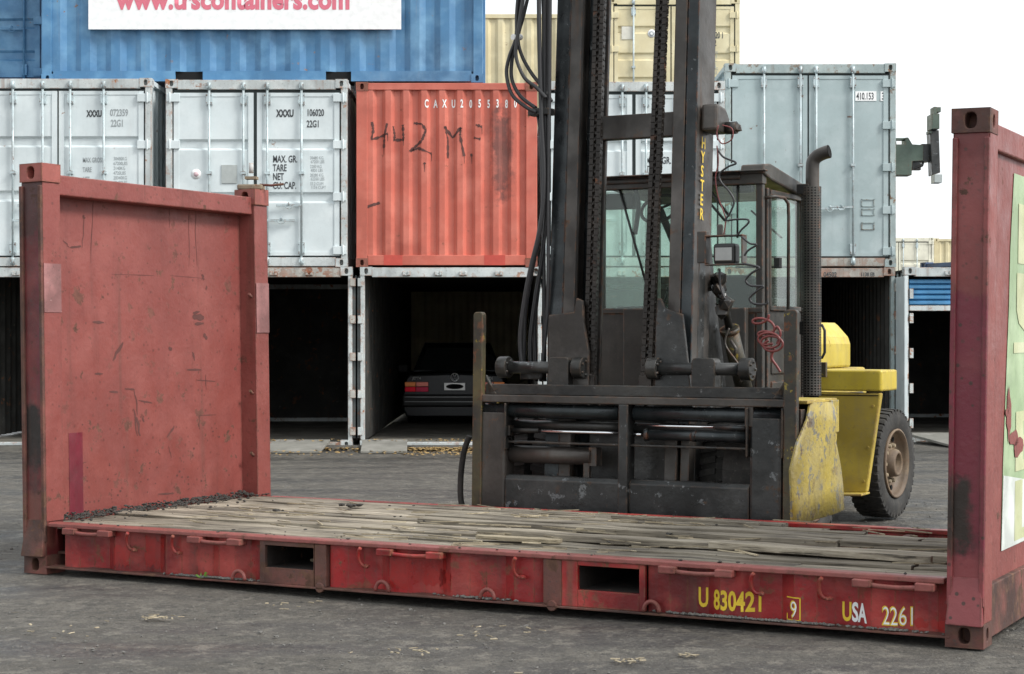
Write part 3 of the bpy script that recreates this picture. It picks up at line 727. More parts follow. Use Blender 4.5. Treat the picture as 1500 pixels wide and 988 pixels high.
hb.build('hinge', 'rust_frame', dl)
pb = MB()
for (x0, x1, z0, z1) in ((1.55, 1.68, 1.35, 2.05), (1.92, 1.98, 1.70, 1.85), (1.94, 1.99, 1.25, 1.42), (1.72, 1.8, .45, .75), (1.9, 1.96, .4, .6)):
    pb.box(x0, x1, 5.955, 5.968, z0, z1)
pb.build('pale_patch', simple('pale grey patch', (.42, .42, .40)), o5)  # plain pale rectangles on the rear wall
o6 = open_container('shipping_container', 'container with a half-raised blue roller shutter beside the right red post', (5.61, 25.8, .0), H=2.50, leaves=(False, False), group='open containers in the bottom row')
mb = MB()
for i in range(5):
    zt = 2.33 - i * .075; mb.prism([(.10, zt), (.055, zt - .02), (.055, zt - .055), (.10, zt - .075)], 'x', .08, 2.36)
mb.build('roller_shutter', 'roller', o6)
mb = MB(); mb.box(.08, 2.36, .045, .12, 1.875, 1.95); mb.build('shutter_bar', 'white_frame', o6, .005)
hb = MB()
for zz in (.2, .7, 1.2, 1.7, 2.05): hb.box(.07, .12, -.02, .01, zz, zz + .14)
hb.build('hinge', 'white_frame', o6)
# --- top row
bl = side_container('shipping_container', 'long blue container on the top row carrying the white web-address sign', (-6.43, 24.7, 4.985), W=6.03, H=2.591, mat='blue_cont', pockets=((1.82, 2.20), (3.88, 4.23)), pitch=.41, d=.045)
M['blue_panel'] = M['blue_cont']
sg = thing('sign', 'white signboard with rose web address lettering fixed to the blue container', 'sign', ((131 - 750) / 107, 24.66, 5.70))
mb = MB(); mb.box(0, 457 / 107, 0, .03, 0, 1.35); mb.build('board', 'sign', sg, .003)
text('www.trscontainers.com', .385, 'signred', sg, (.39, -.004, .285), .835, .04, space=1.02)
bl2 = door_container('shipping_container', 'blue container at the top left corner with a ribbed end wall', (-6.50 - 2.438, 25.25, 4.985), H=2.59, mat='blue_cont', frame='blue_cont', ribs=(.45, .9, 1.4), rodmat='blue_cont', cast='blue_cont', gask='navy_cont', rods=(.60, 1.06, 1.38, 2.12))
bg1 = side_container('shipping_container', 'cream corrugated container side behind the blue container and red container, topmost of its stack', (-4.28, 35.0, 5.2), H=2.58, mat='beige_cont', group='cream containers stacked behind')
bgd = door_container('shipping_container', 'cream door-end container marked 0020 1 rising highest behind the forklift mast', (1.80, 33.6, 5.22), H=2.60, mat='beige_cont', frame='beige_cont', ribs=(.55, 1.05, 1.5, 2.0), cast='beige_cont', cx=1.16, rods=(.46, .98, 1.42, 1.95), group='cream containers stacked behind')
S7 = 78.75
text('420020 1', 9 / S7 / .7, 'ink', bgd, ((1035 - 893) / S7, .02, (201 - 56) / S7), .55, .02); text('42G2', 9 / S7 / .7, 'ink', bgd, ((1035 - 893) / S7, .02, (201 - 67) / S7), .55, .02)
for i, t in enumerate(('30480 KG', '67200 LB', '3900 KG', '8600 LB', '26580 KG', '58600 LB')): text(t, .075, 'ink_soft', bgd, (1.84, .02, 1.55 - i * .075), .62, 0)
pb = MB(); pb.box(.24, .48, .012, .022, 1.82, 2.06); pb.build('sticker', simple('grey faded sticker', (.62, .60, .52)), bgd)
pb = MB(); pb.lathe([(.001, 0), (.075, 0), (.075, .003), (.001, .003)], (.80, .0225, 1.93), (0, -1, 0), 20); pb.build('sticker', 'sign', bgd)
pb = MB(); pb.lathe([(.03, 0), (.045, 0), (.045, .003), (.03, .003)], (.80, .0185, 1.93), (0, -1, 0), 20); pb.build('sticker_print', 'ink_soft', bgd)
for k, zz in enumerate((2.6, 0.02)):
    side_container('shipping_container', ('cream corrugated container just glimpsed through the gap left of the coral red container', 'cream corrugated container on the ground behind the coral red container, bottom of its stack')[k], (-4.28, 35.0, zz), H=2.57, mat='beige_cont', group='cream containers stacked behind')
    door_container('shipping_container', ('middle cream container of the stack behind the forklift mast', 'bottom cream container of the stack behind the forklift mast')[k], (1.80, 33.6, zz), H=2.58, mat='beige_cont', frame='beige_cont', ribs=(.55, 1.05, 1.5, 2.0), cast='beige_cont', simple_=True, group='cream containers stacked behind')
# --- far right
fr = door_container('shipping_container', 'distant cream container with doors, left of the other distant one above the navy roof line', (12.05, 62, 2.47), H=2.44, mat='cream_cont', frame='cream_cont', ribs=(.9, 1.6), cast='cream_cont', group='distant containers on the right')
side_container('shipping_container', 'distant tan corrugated container at the far right, beside the distant cream doors', (14.52, 62.1, 2.47), H=2.42, mat='beige_cont', group='distant containers on the right')
door_container('shipping_container', 'distant cream container on the ground below the other cream one', (12.05, 62, .01), H=2.45, mat='cream_cont', frame='cream_cont', ribs=(.9, 1.6), cast='cream_cont', simple_=True, group='distant containers on the right')
side_container('shipping_container', 'distant tan container on the ground below the other tan one', (14.52, 62.1, .01), H=2.45, mat='beige_cont', group='distant containers on the right')
nv = side_container('shipping_container', 'navy corrugated container whose top shows above the blue roller shutter', (7.60, 33.6, 0), H=2.88, mat='navy_cont', rz=-R(66))

# --- green spreader of a container handler behind the blue-grey container
sp = thing('container_handler', 'dull green container handler arm jutting out right of the blue-grey container', 'container handler', (6.3, 33, 0))
q = 80.1
def sx_(px): return (px - 750) / q - 6.3
def sz_(py): return 1.5 + (495 - py) / q
mb = MB(); mb.box(-1.0, -.72, 0, .3, 0, sz_(205)); mb.build('column', 'green_steel', sp, .01)
mb = MB(); mb.box(-1.2, -.3, -.3, .9, 0, .5); mb.build('base', 'green_steel', sp, .02)
mb = MB(); mb.prism([(-.9, sz_(258)), (sx_(1335), sz_(258)), (sx_(1336), sz_(238)), (sx_(1352), sz_(237)), (sx_(1352), sz_(214)), (sx_(1336), sz_(213)), (sx_(1330), sz_(203)), (sx_(1326), sz_(203)), (sx_(1326), sz_(213)), (-.9, sz_(213))], 'y', 0, .35); mb.build('arm', 'green_steel', sp, .006)
mb = MB(); mb.tube([(sx_(1312), .1, sz_(212)), (sx_(1313), .1, sz_(205)), (sx_(1328), .1, sz_(205))], .03, 6); mb.build('guard_loop', 'green_steel', sp)
mb = MB(); mb.box(sx_(1350), sx_(1362), .03, .3, sz_(238), sz_(212)); mb.box(sx_(1337), sx_(1350), .08, .2, sz_(250), sz_(237)); mb.tube([(sx_(1340), .1, sz_(248)), (sx_(1352), .1, sz_(243)), (sx_(1354), .1, sz_(236))], .03, 6); mb.build('bracket', 'steel_flat', sp, .008)
mb = MB(); mb.prism([(sx_(1360), sz_(193)), (sx_(1373), sz_(193)), (sx_(1375), sz_(255)), (sx_(1363), sz_(259))], 'y', -.1, .2); mb.build('end_beam', 'steel_flat', sp, .01)
mb = MB(); mb.box(sx_(1359), sx_(1370), -.3, .1, sz_(193), sz_(171)); mb.box(sx_(1362), sx_(1366), -.3, .0, sz_(172), sz_(161)); mb.box(sx_(1364), sx_(1373), -.25, .05, sz_(168), sz_(161)); mb.box(sx_(1356), sx_(1361), -.2, .0, sz_(199), sz_(195)); mb.build('flipper', 'green_steel', sp, .004)
mb = MB(); mb.box(sx_(1363), sx_(1374), -.3, .0, sz_(271), sz_(259)); mb.build('twist_foot', 'tin', sp, .004)

M['ramp_conc'] = paint('pale slab concrete', (.22, .215, .19), (.27, .26, .235), dirt=.25, rough=.9, bump=.3)
# --- ramps and litter in front of the bottom row
def ramp(name, label, x0, x1, y0, y1, z1, t=.04, grp='ramps at the container doors', sk=0):
    root = MB(); root.hexa([(x0, y0, .004), (x1, y0, .004), (x1 + sk, y1, z1 - t), (x0 + sk, y1, z1 - t), (x0, y0, .035), (x1, y0, .035), (x1 + sk, y1, z1), (x0 + sk, y1, z1)])
    o = root.build(name, 'ramp_conc', None, .006); tag(o, label, 'ramp', grp)
ramp('ramp', 'pale slab ramp before the empty open container, left of the door leaves', -3.22, -2.47, 23.25, 24.15, .13, sk=.04)
ramp('ramp', 'pale slab ramp before the car garage', -1.95, -1.35, 23.25, 24.15, .13, sk=-.05)
ramp('ramp', 'tilted steel-edged ramp before the roller shutter container', 5.95, 7.7, 24.3, 25.7, .14, sk=-.35)
mb = MB()
for i in range(1700):
    x = random.choice([random.uniform(-3.6, 0.0), random.gauss(-.95, .35), random.gauss(-3.4, .3)]); y = random.gauss(23.85, .09) if random.random() < .7 else random.uniform(22.6, 24.1)
    a = random.uniform(0, 6.28); r = random.uniform(.012, .034); z0 = .004 + random.uniform(0, .03) + (.1 if y > 24 else 0)
    mb.poly([(x + r * math.cos(a + k) * (1 if k % 2 else .6), y + r * math.sin(a + k), z0 + random.uniform(0, .02)) for k in (0, 1.2, 2.5, 3.6, 5)])
o = mb.build('leaf_litter', 'leaf', None, fixn=False); tag(o, 'strewn yellow-brown leaves along the foot of the bottom containers', 'leaves', kind='stuff')

# --- parked car in the garage, seen from behind
def parked_car():
    root = thing('parked_car', 'dark saloon car parked tail outwards inside the open container', 'car', (-.92, 29.0, .02))
    W = .83
    def loft(mb, sections):
        rings = []
        for y, pts in sections: rings.append([mb.v((x, y, z)) for x, z in pts] )
        for A, B in zip(rings, rings[1:]):
            n = len(A)
            for j in range(n): mb.face([A[j], A[(j + 1) % n], B[(j + 1) % n], B[j]], True)
        mb.face(rings[0]); mb.face(rings[-1][::-1])
    def ring(w, zb, zt, wt=None, r=.06):
        wt = wt or w
        return [(-w + .05, zb), (w - .05, zb), (w, zb + .10), (w + .012, (zb + zt) / 2), (wt, zt - r), (wt - r * .8, zt - .01), (0, zt + .008), (-wt + r * .8, zt - .01), (-wt, zt - r), (-w - .012, (zb + zt) / 2), (-w, zb + .10)]
    mb = MB(); loft(mb, [(.0, ring(W - .03, .22, .86, W - .07)), (.06, ring(W, .20, .90, W - .05)), (.6, ring(W, .18, .93, W - .05)), (1.0, ring(W, .18, .93)), (2.9, ring(W, .18, .90)), (3.9, ring(W - .02, .18, .82)), (4.3, ring(W - .10, .24, .68, W - .14))])
    mb.build('body', 'carpaint', root)
    def top(mb, sc, off=0):
        loft(mb, [(.62, [(-.70 + off, .90), (.70 - off, .90), (.69 - off, .93), (-.69 + off, .93)]), (1.08, [(-.73 + off, .90), (.73 - off, .90), (.55 - off, 1.34 - off), (-.55 + off, 1.34 - off)]), (1.5, [(-.73, .9), (.73, .9), (.55, 1.385), (-.55, 1.385)]), (2.3, [(-.73, .9), (.73, .9), (.55, 1.37), (-.55, 1.37)]), (3.1, [(-.72, .88), (.72, .88), (.70, .9), (-.70, .9)])])
    mb = MB(); top(mb, 1); mb.build('cabin', 'carpaint', root)
    mb = MB(); mb.poly([(-.60, .648, .955), (.60, .648, .955), (.49, 1.03, 1.300), (-.49, 1.03, 1.300)]); 
    for v in mb.bm.verts: v.co.y -= .014
    g = mb.build('rear_window', 'car_glass', root)
    mb = MB(); mb.box(-W - .01, W + .01, -.07, .12, .36, .56); mb.build('bumper', 'plastic', root, .03)
    mb = MB(); mb.box(-W + .03, W - .03, -.082, -.066, .515, .523); mb.box(-W + .03, W - .03, -.082, -.066, .44, .447); mb.build('bumper_trim', simple('dull chrome trim', (.35, .36, .37), .3, .8), root)
    for sg in (-1, 1):
        tl = thing_child('tail_light', root)
        for (a, b, z0, z1, mt) in ((.80, .625, .685, .76, 'amber'), (.80, .625, .60, .682, 'redlens'), (.62, .42, .685, .76, 'pinklens'), (.62, .42, .60, .682, 'darkred')):
            mb = MB(); mb.box(min(sg * a, sg * b), max(sg * a, sg * b), -.022, .05, z0, z1); mb.build('lens', mt, tl, .006)
        mb = MB(); mb.box(min(sg * .86, sg * 1.03), max(sg * .86, sg * 1.03), 1.9, 2.0, .88, 1.01); mb.build('wing_mirror', 'plastic', root, .02)
    mb = MB(); mb.box(-.17, .17, -.018, .03, .625, .745); pl = mb.build('number_plate', 'plate', root, .004)
    mb = MB(); mb.prism([(.14 * math.cos(t) * (1 if abs(math.cos(t)) > .5 else 1), .685 + .042 * math.sin(t)) for t in [i * 2 * math.pi / 20 for i in range(20)]], 'y', -.0215, -.0185); mb.build('plate_blank', 'black', pl)
    em = MB(); cz = .835
    em.tube([(.062 * math.cos(t), -.012, cz + .062 * math.sin(t)) for t in [i * 2 * math.pi / 28 for i in range(28)]], .0065, 6, closed=True)
    for s in (-1, 1):
        em.tube([(s * .028, -.012, cz + .054), (0, -.012, cz + .004)], .0058, 6)
        em.tube([(s * .054, -.012, cz + .022), (s * .026, -.012, cz - .052), (0, -.012, cz - .006)], .0058, 6)
    em.build('emblem', simple('bright emblem metal', (.85, .87, .88), .3, .75), root)
    text('JETTA', .055, 'white', root, (-.68, -.012, .80), .95, .02, name='badge', shear=.2); text('TDI', .055, 'white', root, (.52, -.012, .80), 1.0, .03, name='badge')
    for sx in (-1, 1):
        for yy in (.95, 3.35):
            mb = MB(); mb.lathe([(.10, -.09), (.26, -.09), (.30, -.06), (.30, .06), (.26, .09), (.10, .09)], (sx * .72, yy, .35), (1, 0, 0), 28); mb.build('wheel', 'rubber', root)
    return root
def thing_child(name, parent):
    o = bpy.data.objects.new(name, None); COL.objects.link(o); o.parent = parent; return o
parked_car()
# ------------------------------------------------------------ flat rack and everything square to it
YAW = -math.atan2(.4665, .8845); U = Vector((.8845, -.4665, 0)); V = Vector((.4665, .8845, 0)); R0 = Vector((-3.096, 11.5, 0))
def rw(x, y, z=0): return R0 + U * x + V * y + Vector((0, 0, z))
RL, RWID, RH = 6.058, 2.438, 2.60
def flat_rack():
    root = thing('flat_rack', 'open red flat rack container with wooden deck and two end walls, in the foreground', 'flat rack', R0, YAW)
    # near and far side rails
    DK = .325
    br = corr_breaks(.30, 5.92, .40, .30)
    fy = lambda x: .030 + corr(min(max(x, .30), 5.92), .30, .40, .048, .30)
    def fyn(x): return fy(x)
    open1, open2 = (1.853, 2.195), (3.895, 4.255)
    mb = MB()
    prev = None; segs = sorted(set(br + [open1[0] - .04, 2.29, 3.68, open2[1] + .04]))
    for a, b in zip(segs, segs[1:]):
        m = (a + b) / 2
        if open1[0] - .04 < m < 2.29 or 3.68 < m < open2[1] + .04: continue
        mb.poly([(a, fy(a + 1e-6), .054), (b, fy(b - 1e-6), .054), (b, fy(b - 1e-6), DK - .02), (a, fy(a + 1e-6), DK - .02)])
    mb.build('side_rail', 'rack_side', root)
    mb = MB(); mb.prism([(-.006, DK - .024), (-.004, DK - .002), (.012, DK + .004), (.095, DK + .002), (.10, DK - .02)], 'x', .19, 5.87); mb.build('top_flange', 'rack', root, .004)
    mb = MB(); mb.prism([(-.012, .040), (-.012, .052), (.075, .056), (.075, .040)], 'x', .165, 5.90); mb.build('bottom_flange', 'rack_rust', root, .003)
    mb = MB(); mb.box(.2, 5.9, 2.345, 2.43, DK - .045, DK - .016); mb.box(.2, 5.9, 2.36, 2.40, .06, DK - .045); mb.box(.2, 5.9, 2.34, 2.43, .02, .04); mb.build('far_rail', 'rack_side', root, .004)
    # cross members and shadowed underside
    mb = MB()
    for i in range(17):
        x = .35 + i * .335
        if any(o[0] - .05 < x < o[1] + .05 for o in (open1, open2)): continue
        mb.box(x, x + .05, .10, 2.34, .05, DK - .05)
    mb.build('cross_member', 'rack_rust', root)
    # fork pockets: framed openings
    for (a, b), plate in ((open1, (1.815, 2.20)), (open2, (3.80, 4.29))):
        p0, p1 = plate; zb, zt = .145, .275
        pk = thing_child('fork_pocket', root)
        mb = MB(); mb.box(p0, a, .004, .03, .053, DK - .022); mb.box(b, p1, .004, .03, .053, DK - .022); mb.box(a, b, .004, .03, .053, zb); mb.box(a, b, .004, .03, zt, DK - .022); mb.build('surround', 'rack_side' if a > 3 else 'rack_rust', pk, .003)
        mb = MB(); mb.box(a - .01, b + .01, .03, 2.3, zb - .02, zb); mb.box(a - .01, b + .01, .03, 2.3, zt, zt + .012); mb.box(a - .012, a, .03, 2.3, zb, zt); mb.box(b, b + .012, .03, 2.3, zb, zt); mb.build('tunnel', 'pocket_shade', pk)
    for a, b in ((2.205, 2.285), (3.69, 3.80)):
        mb = MB(); mb.prism([(a, .0), (b, .0), (b, .05), (a, .05)], 'z', .053, DK - .026)
        mb.tube([((a + b) / 2, -.012, .05), ((a + b) / 2, .02, .05)], .03, 12); mb.build('stake_pocket', 'rack_rust', root, .005)
    # lashing bars
    for a, b, z in ((.345, .70, .285), (1.32, 1.69, .285), (2.66, 3.06, .283), (4.39, 4.78, .288), (5.43, 5.82, .285)):
        mb = MB(); n = 10
        pts = [(a + (b - a) * i / n, -.020, z - .014 * math.sin(math.pi * i / n)) for i in range(n + 1)]
        mb.tube(pts, .0135, 8)
        for x0, x1 in ((a - .01, a + .085), (b - .085, b + .01)): mb.prism([(x0, z - .022), (x1, z - .020), (x1, z + .016), (x0, z + .018)], 'y', -.042, .03)
        mb.build('lashing_bar', 'rack_side' if a > 2.5 and a < 3 else 'rack', root, .005)
    for x in (.84, 1.19, 2.53, 3.53, 4.90, 5.26):
        mb = MB(); mb.tube([(x + .012 - .032 * math.cos(t) + (.02 if t > 4.2 else 0), -.004 - .018 * math.sin(t / 1.6), .245 + .055 * math.sin(t) * 1) for t in [1.2 - i * .36 for i in range(10)]], .0105, 8)
        mb.blob((x + .035, .0, .192), .017, 1, (1.3, 1, .8), .15); mb.build('rope_hook', 'rack_side', root)
    for x in (1.67, 2.67, 3.35, 4.33):
        mb = MB(); mb.tube([(x + .045 * math.cos(t), -.006, .058 + .055 * math.sin(t)) for t in [i * math.pi / 12 for i in range(13)]], .0115, 8); mb.build('lashing_ring', 'rack', root)
    # numbers
    for s, x, z, h, m1 in (('U', 4.560, .095, .098, 'yel_ink'), ('830421', 4.655, .092, .098, 'yel_ink'), ('9', 5.072, .078, .085, 'yel_ink'), ('USA', 5.335, .078, .092, 'yel_ink'), ('2261', 5.553, .078, .092, 'yel_ink')):
        xs = .60 if s != '9' else .7
        if s == '830421': xs = .64
        if s == 'USA': xs = .56
        text(s, h / .70, 'yel_ink', root, (x, 0, z), xs, .028, (br, fyn, .0022), name='lettering')
        if s in ('9', '2261'): text(s, h / .70 * .985, 'white', root, (x + .004, 0, z + .001), xs, -.012, (br, fyn, .0036), name='lettering')
        if s == 'USA': text('SA', h / .70, 'white', root, (x + .052, 0, z), xs, .03, (br, fyn, .0036), name='lettering')
    mb = MB(); a, b, c, d = 5.052, 5.135, .062, .182
    for q in ((a, b, d - .006, d), (a, b, c, c + .006), (a, a + .006, c, c + .035), (b - .007, b, c, d)): mb.poly([(q[0], 0, q[2]), (q[1], 0, q[2]), (q[1], 0, q[3]), (q[0], 0, q[3])])
    surf_drape(mb.bm, br, fyn, .0022); mb.build('number_box', 'yel_ink', root, fixn=False)
    # fresh red repaint patches on the rail
    mb = MB()
    random.seed(9)
    for (x0, x1, z0, z1) in ((.68, .82, .07, .22), (.90, 1.08, .07, .28), (2.70, 2.84, .06, .262), (2.84, 3.05, .09, .265), (3.0, 3.10, .06, .2), (5.60, 5.88, .06, .12)):
        n = 14; P_ = []
        for i in range(n + 1): P_.append((x0 + (x1 - x0) * i / n, 0, z0 + random.uniform(0, .035)))
        for i in range(6): P_.append((x1 + random.uniform(-.012, .008), 0, z0 + (z1 - z0) * (i + 1) / 7))
        for i in range(n + 1): P_.append((x1 - (x1 - x0) * i / n, 0, z1 - random.uniform(0, .03)))
        for i in range(6): P_.append((x0 + random.uniform(-.008, .012), 0, z1 - (z1 - z0) * (i + 1) / 7))
        mb.poly(P_)
    surf_drape(mb.bm, br, fyn, .0016); mb.build('repaint_patch', 'fresh_red', root, fixn=False)
    # deck planks running lengthways
    mb = MB(); random.seed(11); y = .105; k = 0
    rows = []
    while y < 2.33:
        w = random.choice((.085, .10, .12, .135, .15)); w = min(w, 2.335 - y); rows.append((y, w)); y += w + random.uniform(.004, .014)
    for k, (y, w) in enumerate(rows):
        if w < .03: continue
        x = .12; top = DK - .005 + random.uniform(-.012, .006)
        while x < 5.9:
            ln = random.uniform(1.6, 3.6); x1 = min(x + ln, 5.9)
            if x > 3.6 or x1 > 4.2: pass
            miss = (y > 1.86 and x1 > 4.35)
            if miss: x1 = min(x1, 4.22 + (2.3 - y) * .9 + random.uniform(-.1, .12))
            if x1 - x > .15:
                mb.t = random.random(); t2 = top + random.uniform(-.006, .006)
                lift = 0
                if x1 > 3.6 and 1.15 < y < 1.34: lift = .038
                if x1 > 3.6 and 1.34 < y < 1.5: lift = .022
                if x1 > 4.2 and .62 < y < .78: lift = .030
                if .98 < y < 1.15 and x1 > 4: lift = -.018
                n = max(2, int((x1 - x) / .3)); pr = None
                jy = [random.uniform(-.004, .004) for _ in range(n + 1)]; jz = [random.uniform(-.005, .004) for _ in range(n + 1)]; jr = [random.uniform(-.004, .004) for _ in range(n + 1)]
                for i in range(n + 1):
                    xx = x + (x1 - x) * i / n; zt = t2 + jz[i] + lift; 
                    c = [mb.v((xx, y + jy[i], zt - .035)), mb.v((xx, y + jy[i], zt - .004 + jr[i])), mb.v((xx, y + .006, zt + jr[i])), mb.v((xx, y + w - .006, zt - jr[i])), mb.v((xx, y + w + jy[i], zt - .004 - jr[i])), mb.v((xx, y + w + jy[i], zt - .035))]
                    if pr:
                        for j in range(6): mb.face([pr[j], pr[(j + 1) % 6], c[(j + 1) % 6], c[j]])
                    else: mb.face(c[::-1])
                    pr = c
                mb.face(pr)
            if miss: break
            x = x1 + random.uniform(.004, .02)
    mb.build('deck', 'wood', root)
    mb = MB(); mb.box(.15, 5.9, .11, 2.33, .12, .135); mb.build('underfloor', 'rack_rust', root)
    # end walls -- slightly splayed outwards
    def end_wall(left):
        e = thing_child('end_wall', root)
        sgn = 1 if left else -1
        lean = Matrix.Translation((0 if left else RL, 0, .12)) @ Matrix.Rotation(R(-.95 if left else .75), 4, 'Y') @ Matrix.Translation((0, 0, -.12))
        def X(a, b): return (a, b) if left else (-b, -a)
        pm = 'rack' if left else 'rack'
        for y0 in (0, RWID - .165):
            near = y0 == 0
            mb = MB(); x0, x1 = X(.0, .17)
            # channel post: outer web and two flanges, open side recessed on the near face
            mb.prism([(x0, y0), (x1, y0), (x1, y0 + .165), (x0, y0 + .165)], 'z', .11, RH - .115)
            mb.xf(lean); po = mb.build('post', ('rack_post' if left else 'rack_post_right') if near else 'rack', e, .006)
            if near:
                mb = MB(); mb.box(x0 - .004, x0 + .022, -.020, .012, .20, RH - .14); mb.box(x1 - .022, x1 + .003, -.016, .012, .20, RH - .14)
                mb.xf(lean); mb.build('post_lip', 'rack_rust' if left else 'rack_post_right', po, .005)
                mb = MB(); mb.hexa([(x0 - .003, -.045, .11), (x1 + .003, -.045, .11), (x1 + .003, .01, .11), (x0 - .003, .01, .11), (x0 + .01, -.004, .34), (x1 - .01, -.004, .34), (x1 - .01, .01, .34), (x0 + .01, .01, .34)])
                mb.xf(lean); mb.build('foot_plate', 'rack_rust' if left else 'rack_post_right', po, .004)
        # paler wall-red skin on post faces turned right, their light put into the colour
        x0, x1 = X(.172, .1745)
        mb = MB(); mb.box(x0, x1, .004, .162, .33, RH - .12); mb.xf(lean); mb.build('post_face', 'rack', e)
        if not left:
            x0, x1 = X(-.0035, -.001)
            mb = MB(); mb.box(x0, x1, .003, .162, .12, RH - .12); mb.xf(lean); mb.build('post_face', 'rack', e)
        x0, x1 = X(.0, .03) if left else X(.03, .06)
        mb = MB(); mb.box(x0, x1, .165, RWID - .165, .15, RH - .18); mb.xf(lean); pan = mb.build('panel', 'rack', e)
        x0, x1 = X(.0, .15)
        mb = MB(); mb.box(x0, x1, .165, RWID - .165, RH - .19, RH - .06); mb.xf(lean); mb.build('top_rail', 'rack', e, .008)
        mb = MB(); x0, x1 = X(.0, .16); mb.box(x0, x1, .165, RWID - .165, .03, .29); mb.xf(lean); mb.build('bottom_rail', 'rack_rust', e, .006)
        for y0 in (0, RWID - .162):
            for z0 in (0, RH - .118):
                mb = MB(); x0, x1 = X(-.004, .182)
                mb.casting(x0, y0 - .01, z0 + (0 if z0 == 0 else .002), x1 - x0, .175, .118, side=None if left else '+')
                mb.xf(lean if z0 else Matrix.Translation((0 if left else RL, 0, 0)))
                mb.build('corner_casting', 'rack_rust' if (not left or z0 == 0) else 'rack_cast', e, .005)
        if left:
            for yy, z0, z1, h in ((.004, 1.655, 1.965, .158), (RWID - .163, 1.53, 1.90, .158)):
                mb = MB(); mb.box(.1755, .1785, yy, yy + h, z0, z1); mb.xf(lean); mb.build('faded_patch', 'label_pink', e)
            mb = MB(); a_ = bpx(103, 640, .03)[0]; b_ = bpx(123, 755, .03)[0]; mb.box(.0305, .0325, a_, b_, .33, .87); mb.xf(lean); mb.build('repaint_patch', 'label_dark', e)
            mb = MB(); ms = MB(); random.seed(5)
            for (yy, zz, w, h, sh) in ((.62, 1.93, .012, .0, 0),): pass
            def scr(y0_, z0_, y1_, z1_, w):
                n = 5; pr = None
                for i in range(n + 1):
                    t = i / n; yy = y0_ + (y1_ - y0_) * t + random.uniform(-.008, .008); zz = z0_ + (z1_ - z0_) * t; ww = w * math.sin(math.pi * (.12 + .76 * t)) * random.uniform(.6, 1.2)
                    dy, dz = y1_ - y0_, z1_ - z0_; l = math.hypot(dy, dz); c = [ms.v((.0315, yy - dz / l * ww, zz + dy / l * ww)), ms.v((.0315, yy + dz / l * ww, zz - dy / l * ww))]
                    if pr: ms.face([pr[0], pr[1], c[1], c[0]])
                    pr = c
            def wp(px, py): 
                a, z, _ = bpx(px, py, .03); return a, z
            for x0_, y0_, x1_, y1_, w in ((184, 503, 168, 530, .012), (140, 473, 156, 474, .010), (286, 465, 303, 467, .022), (290, 476, 303, 475, .013), (288, 460, 296, 458, .012), (302, 490, 308, 498, .016), (250, 510, 256, 514, .012), (286, 517, 289, 530, .009), (163, 575, 176, 576, .009), (187, 571, 201, 572, .006), (200, 572, 204, 610, .006), (203, 612, 207, 640, .012), (199, 600, 203, 640, .007), (212, 610, 213, 620, .009), (206, 588, 226, 592, .005), (258, 625, 246, 642, .009), (277, 543, 298, 543, .008), (290, 558, 318, 560, .005), (305, 550, 305, 572, .004), (142, 549, 154, 549, .007), (294, 610, 294, 630, .004), (294, 610, 318, 609, .003), (233, 725, 255, 724, .007), (302, 403, 303, 412, .013), (307, 420, 307, 426, .010), (98, 352, 108, 364, .004), (108, 364, 126, 362, .008), (126, 364, 130, 316, .004), (128, 316, 130, 322, .010), (143, 285, 139, 388, .003), (284, 302, 282, 392, .003), (292, 302, 294, 392, .003), (255, 298, 254, 335, .003), (170, 403, 232, 405, .002), (255, 405, 302, 409, .002), (249, 655, 252, 672, .004), (233, 660, 236, 668, .004), (118, 682, 128, 678, .003)):
                a = wp(x0_, y0_); b = wp(x1_, y1_); scr(a[0], a[1], b[0], b[1], w * 1.1)
            for i in range(60):
                yy, zz = random.uniform(.35, 2.1), abs(random.gauss(0, .28)) + .38; r = random.uniform(.003, .009)
                ms.poly([(.0315, yy + r * math.cos(t) * 1.3, zz + r * math.sin(t)) for t in (0, 1, 2.2, 3.3, 4.4, 5.3)])
            ms.xf(lean)
            for f in ms.bm.faces: f.material_index = 1
            ms.bm.from_mesh(pan.data); ms.bm.to_mesh(pan.data); ms.bm.free(); pan.data.materials.append(M['scratch'])
            for i, zz in enumerate((1.80, 1.08, .62)):
                mb = MB(); mb.tube([(.135, RWID - .20, zz + .02), (.135, RWID - .175, zz), (.135, RWID - .165, zz)], .012, 6); mb.xf(lean); mb.build('lashing_lug', 'rack_rust', e)
        else:
            # mural on the outside face, big letters stacked down the wall
            mo = thing_child('mural', e); x = .0035
            def wq(px, py): a, z, _ = bpx(px, py, 6.06); return a, z
            pts = [(.665, 2.34), (.60, 1.95), (.585, 1.65), (.545, 1.30), (.50, .86), (.478, .42), (2.2, .42), (2.2, 2.34)]
            xp_ = -.03
            ms = MB(); ms.poly([(xp_ + x, a, b) for a, b in pts]); ms.xf(lean); ms.build('lime_ground', 'lime', mo)
            ms = MB(); ms.poly([(xp_ + x + .002, a, b) for a, b in ((.505, .80), (.478, .42), (2.2, .42), (2.2, .62))]); ms.xf(lean); ms.build('white_ground', 'mural_white', mo)
            for i, ch in enumerate('BUTEL'):
                zt = 2.22 - i * .36
                o = text(ch, .43, 'lime_light', mo, (xp_ + x + .003, .70, zt - .33), 3.0, .02, rot=Matrix.Rotation(R(90), 4, 'Z'))
                for v in o.data.vertices: v.co = lean @ v.co
            ms = MB()
            for cy, cz, r1, r2 in ((.60, 1.10, .055, .14), (.55, 1.12, .04, .02), (.72, .98, .11, .05), (.83, .93, .12, .06)):
                ms.poly([(xp_ + x + .005, cy + r1 * math.cos(t) * random.uniform(.6, 1.2), cz + r2 * math.sin(t) * random.uniform(.6, 1.2)) for t in [i * 6.283 / 11 for i in range(11)]])
            ms.xf(lean); ms.build('peeled_patch', 'rack', mo, fixn=False)
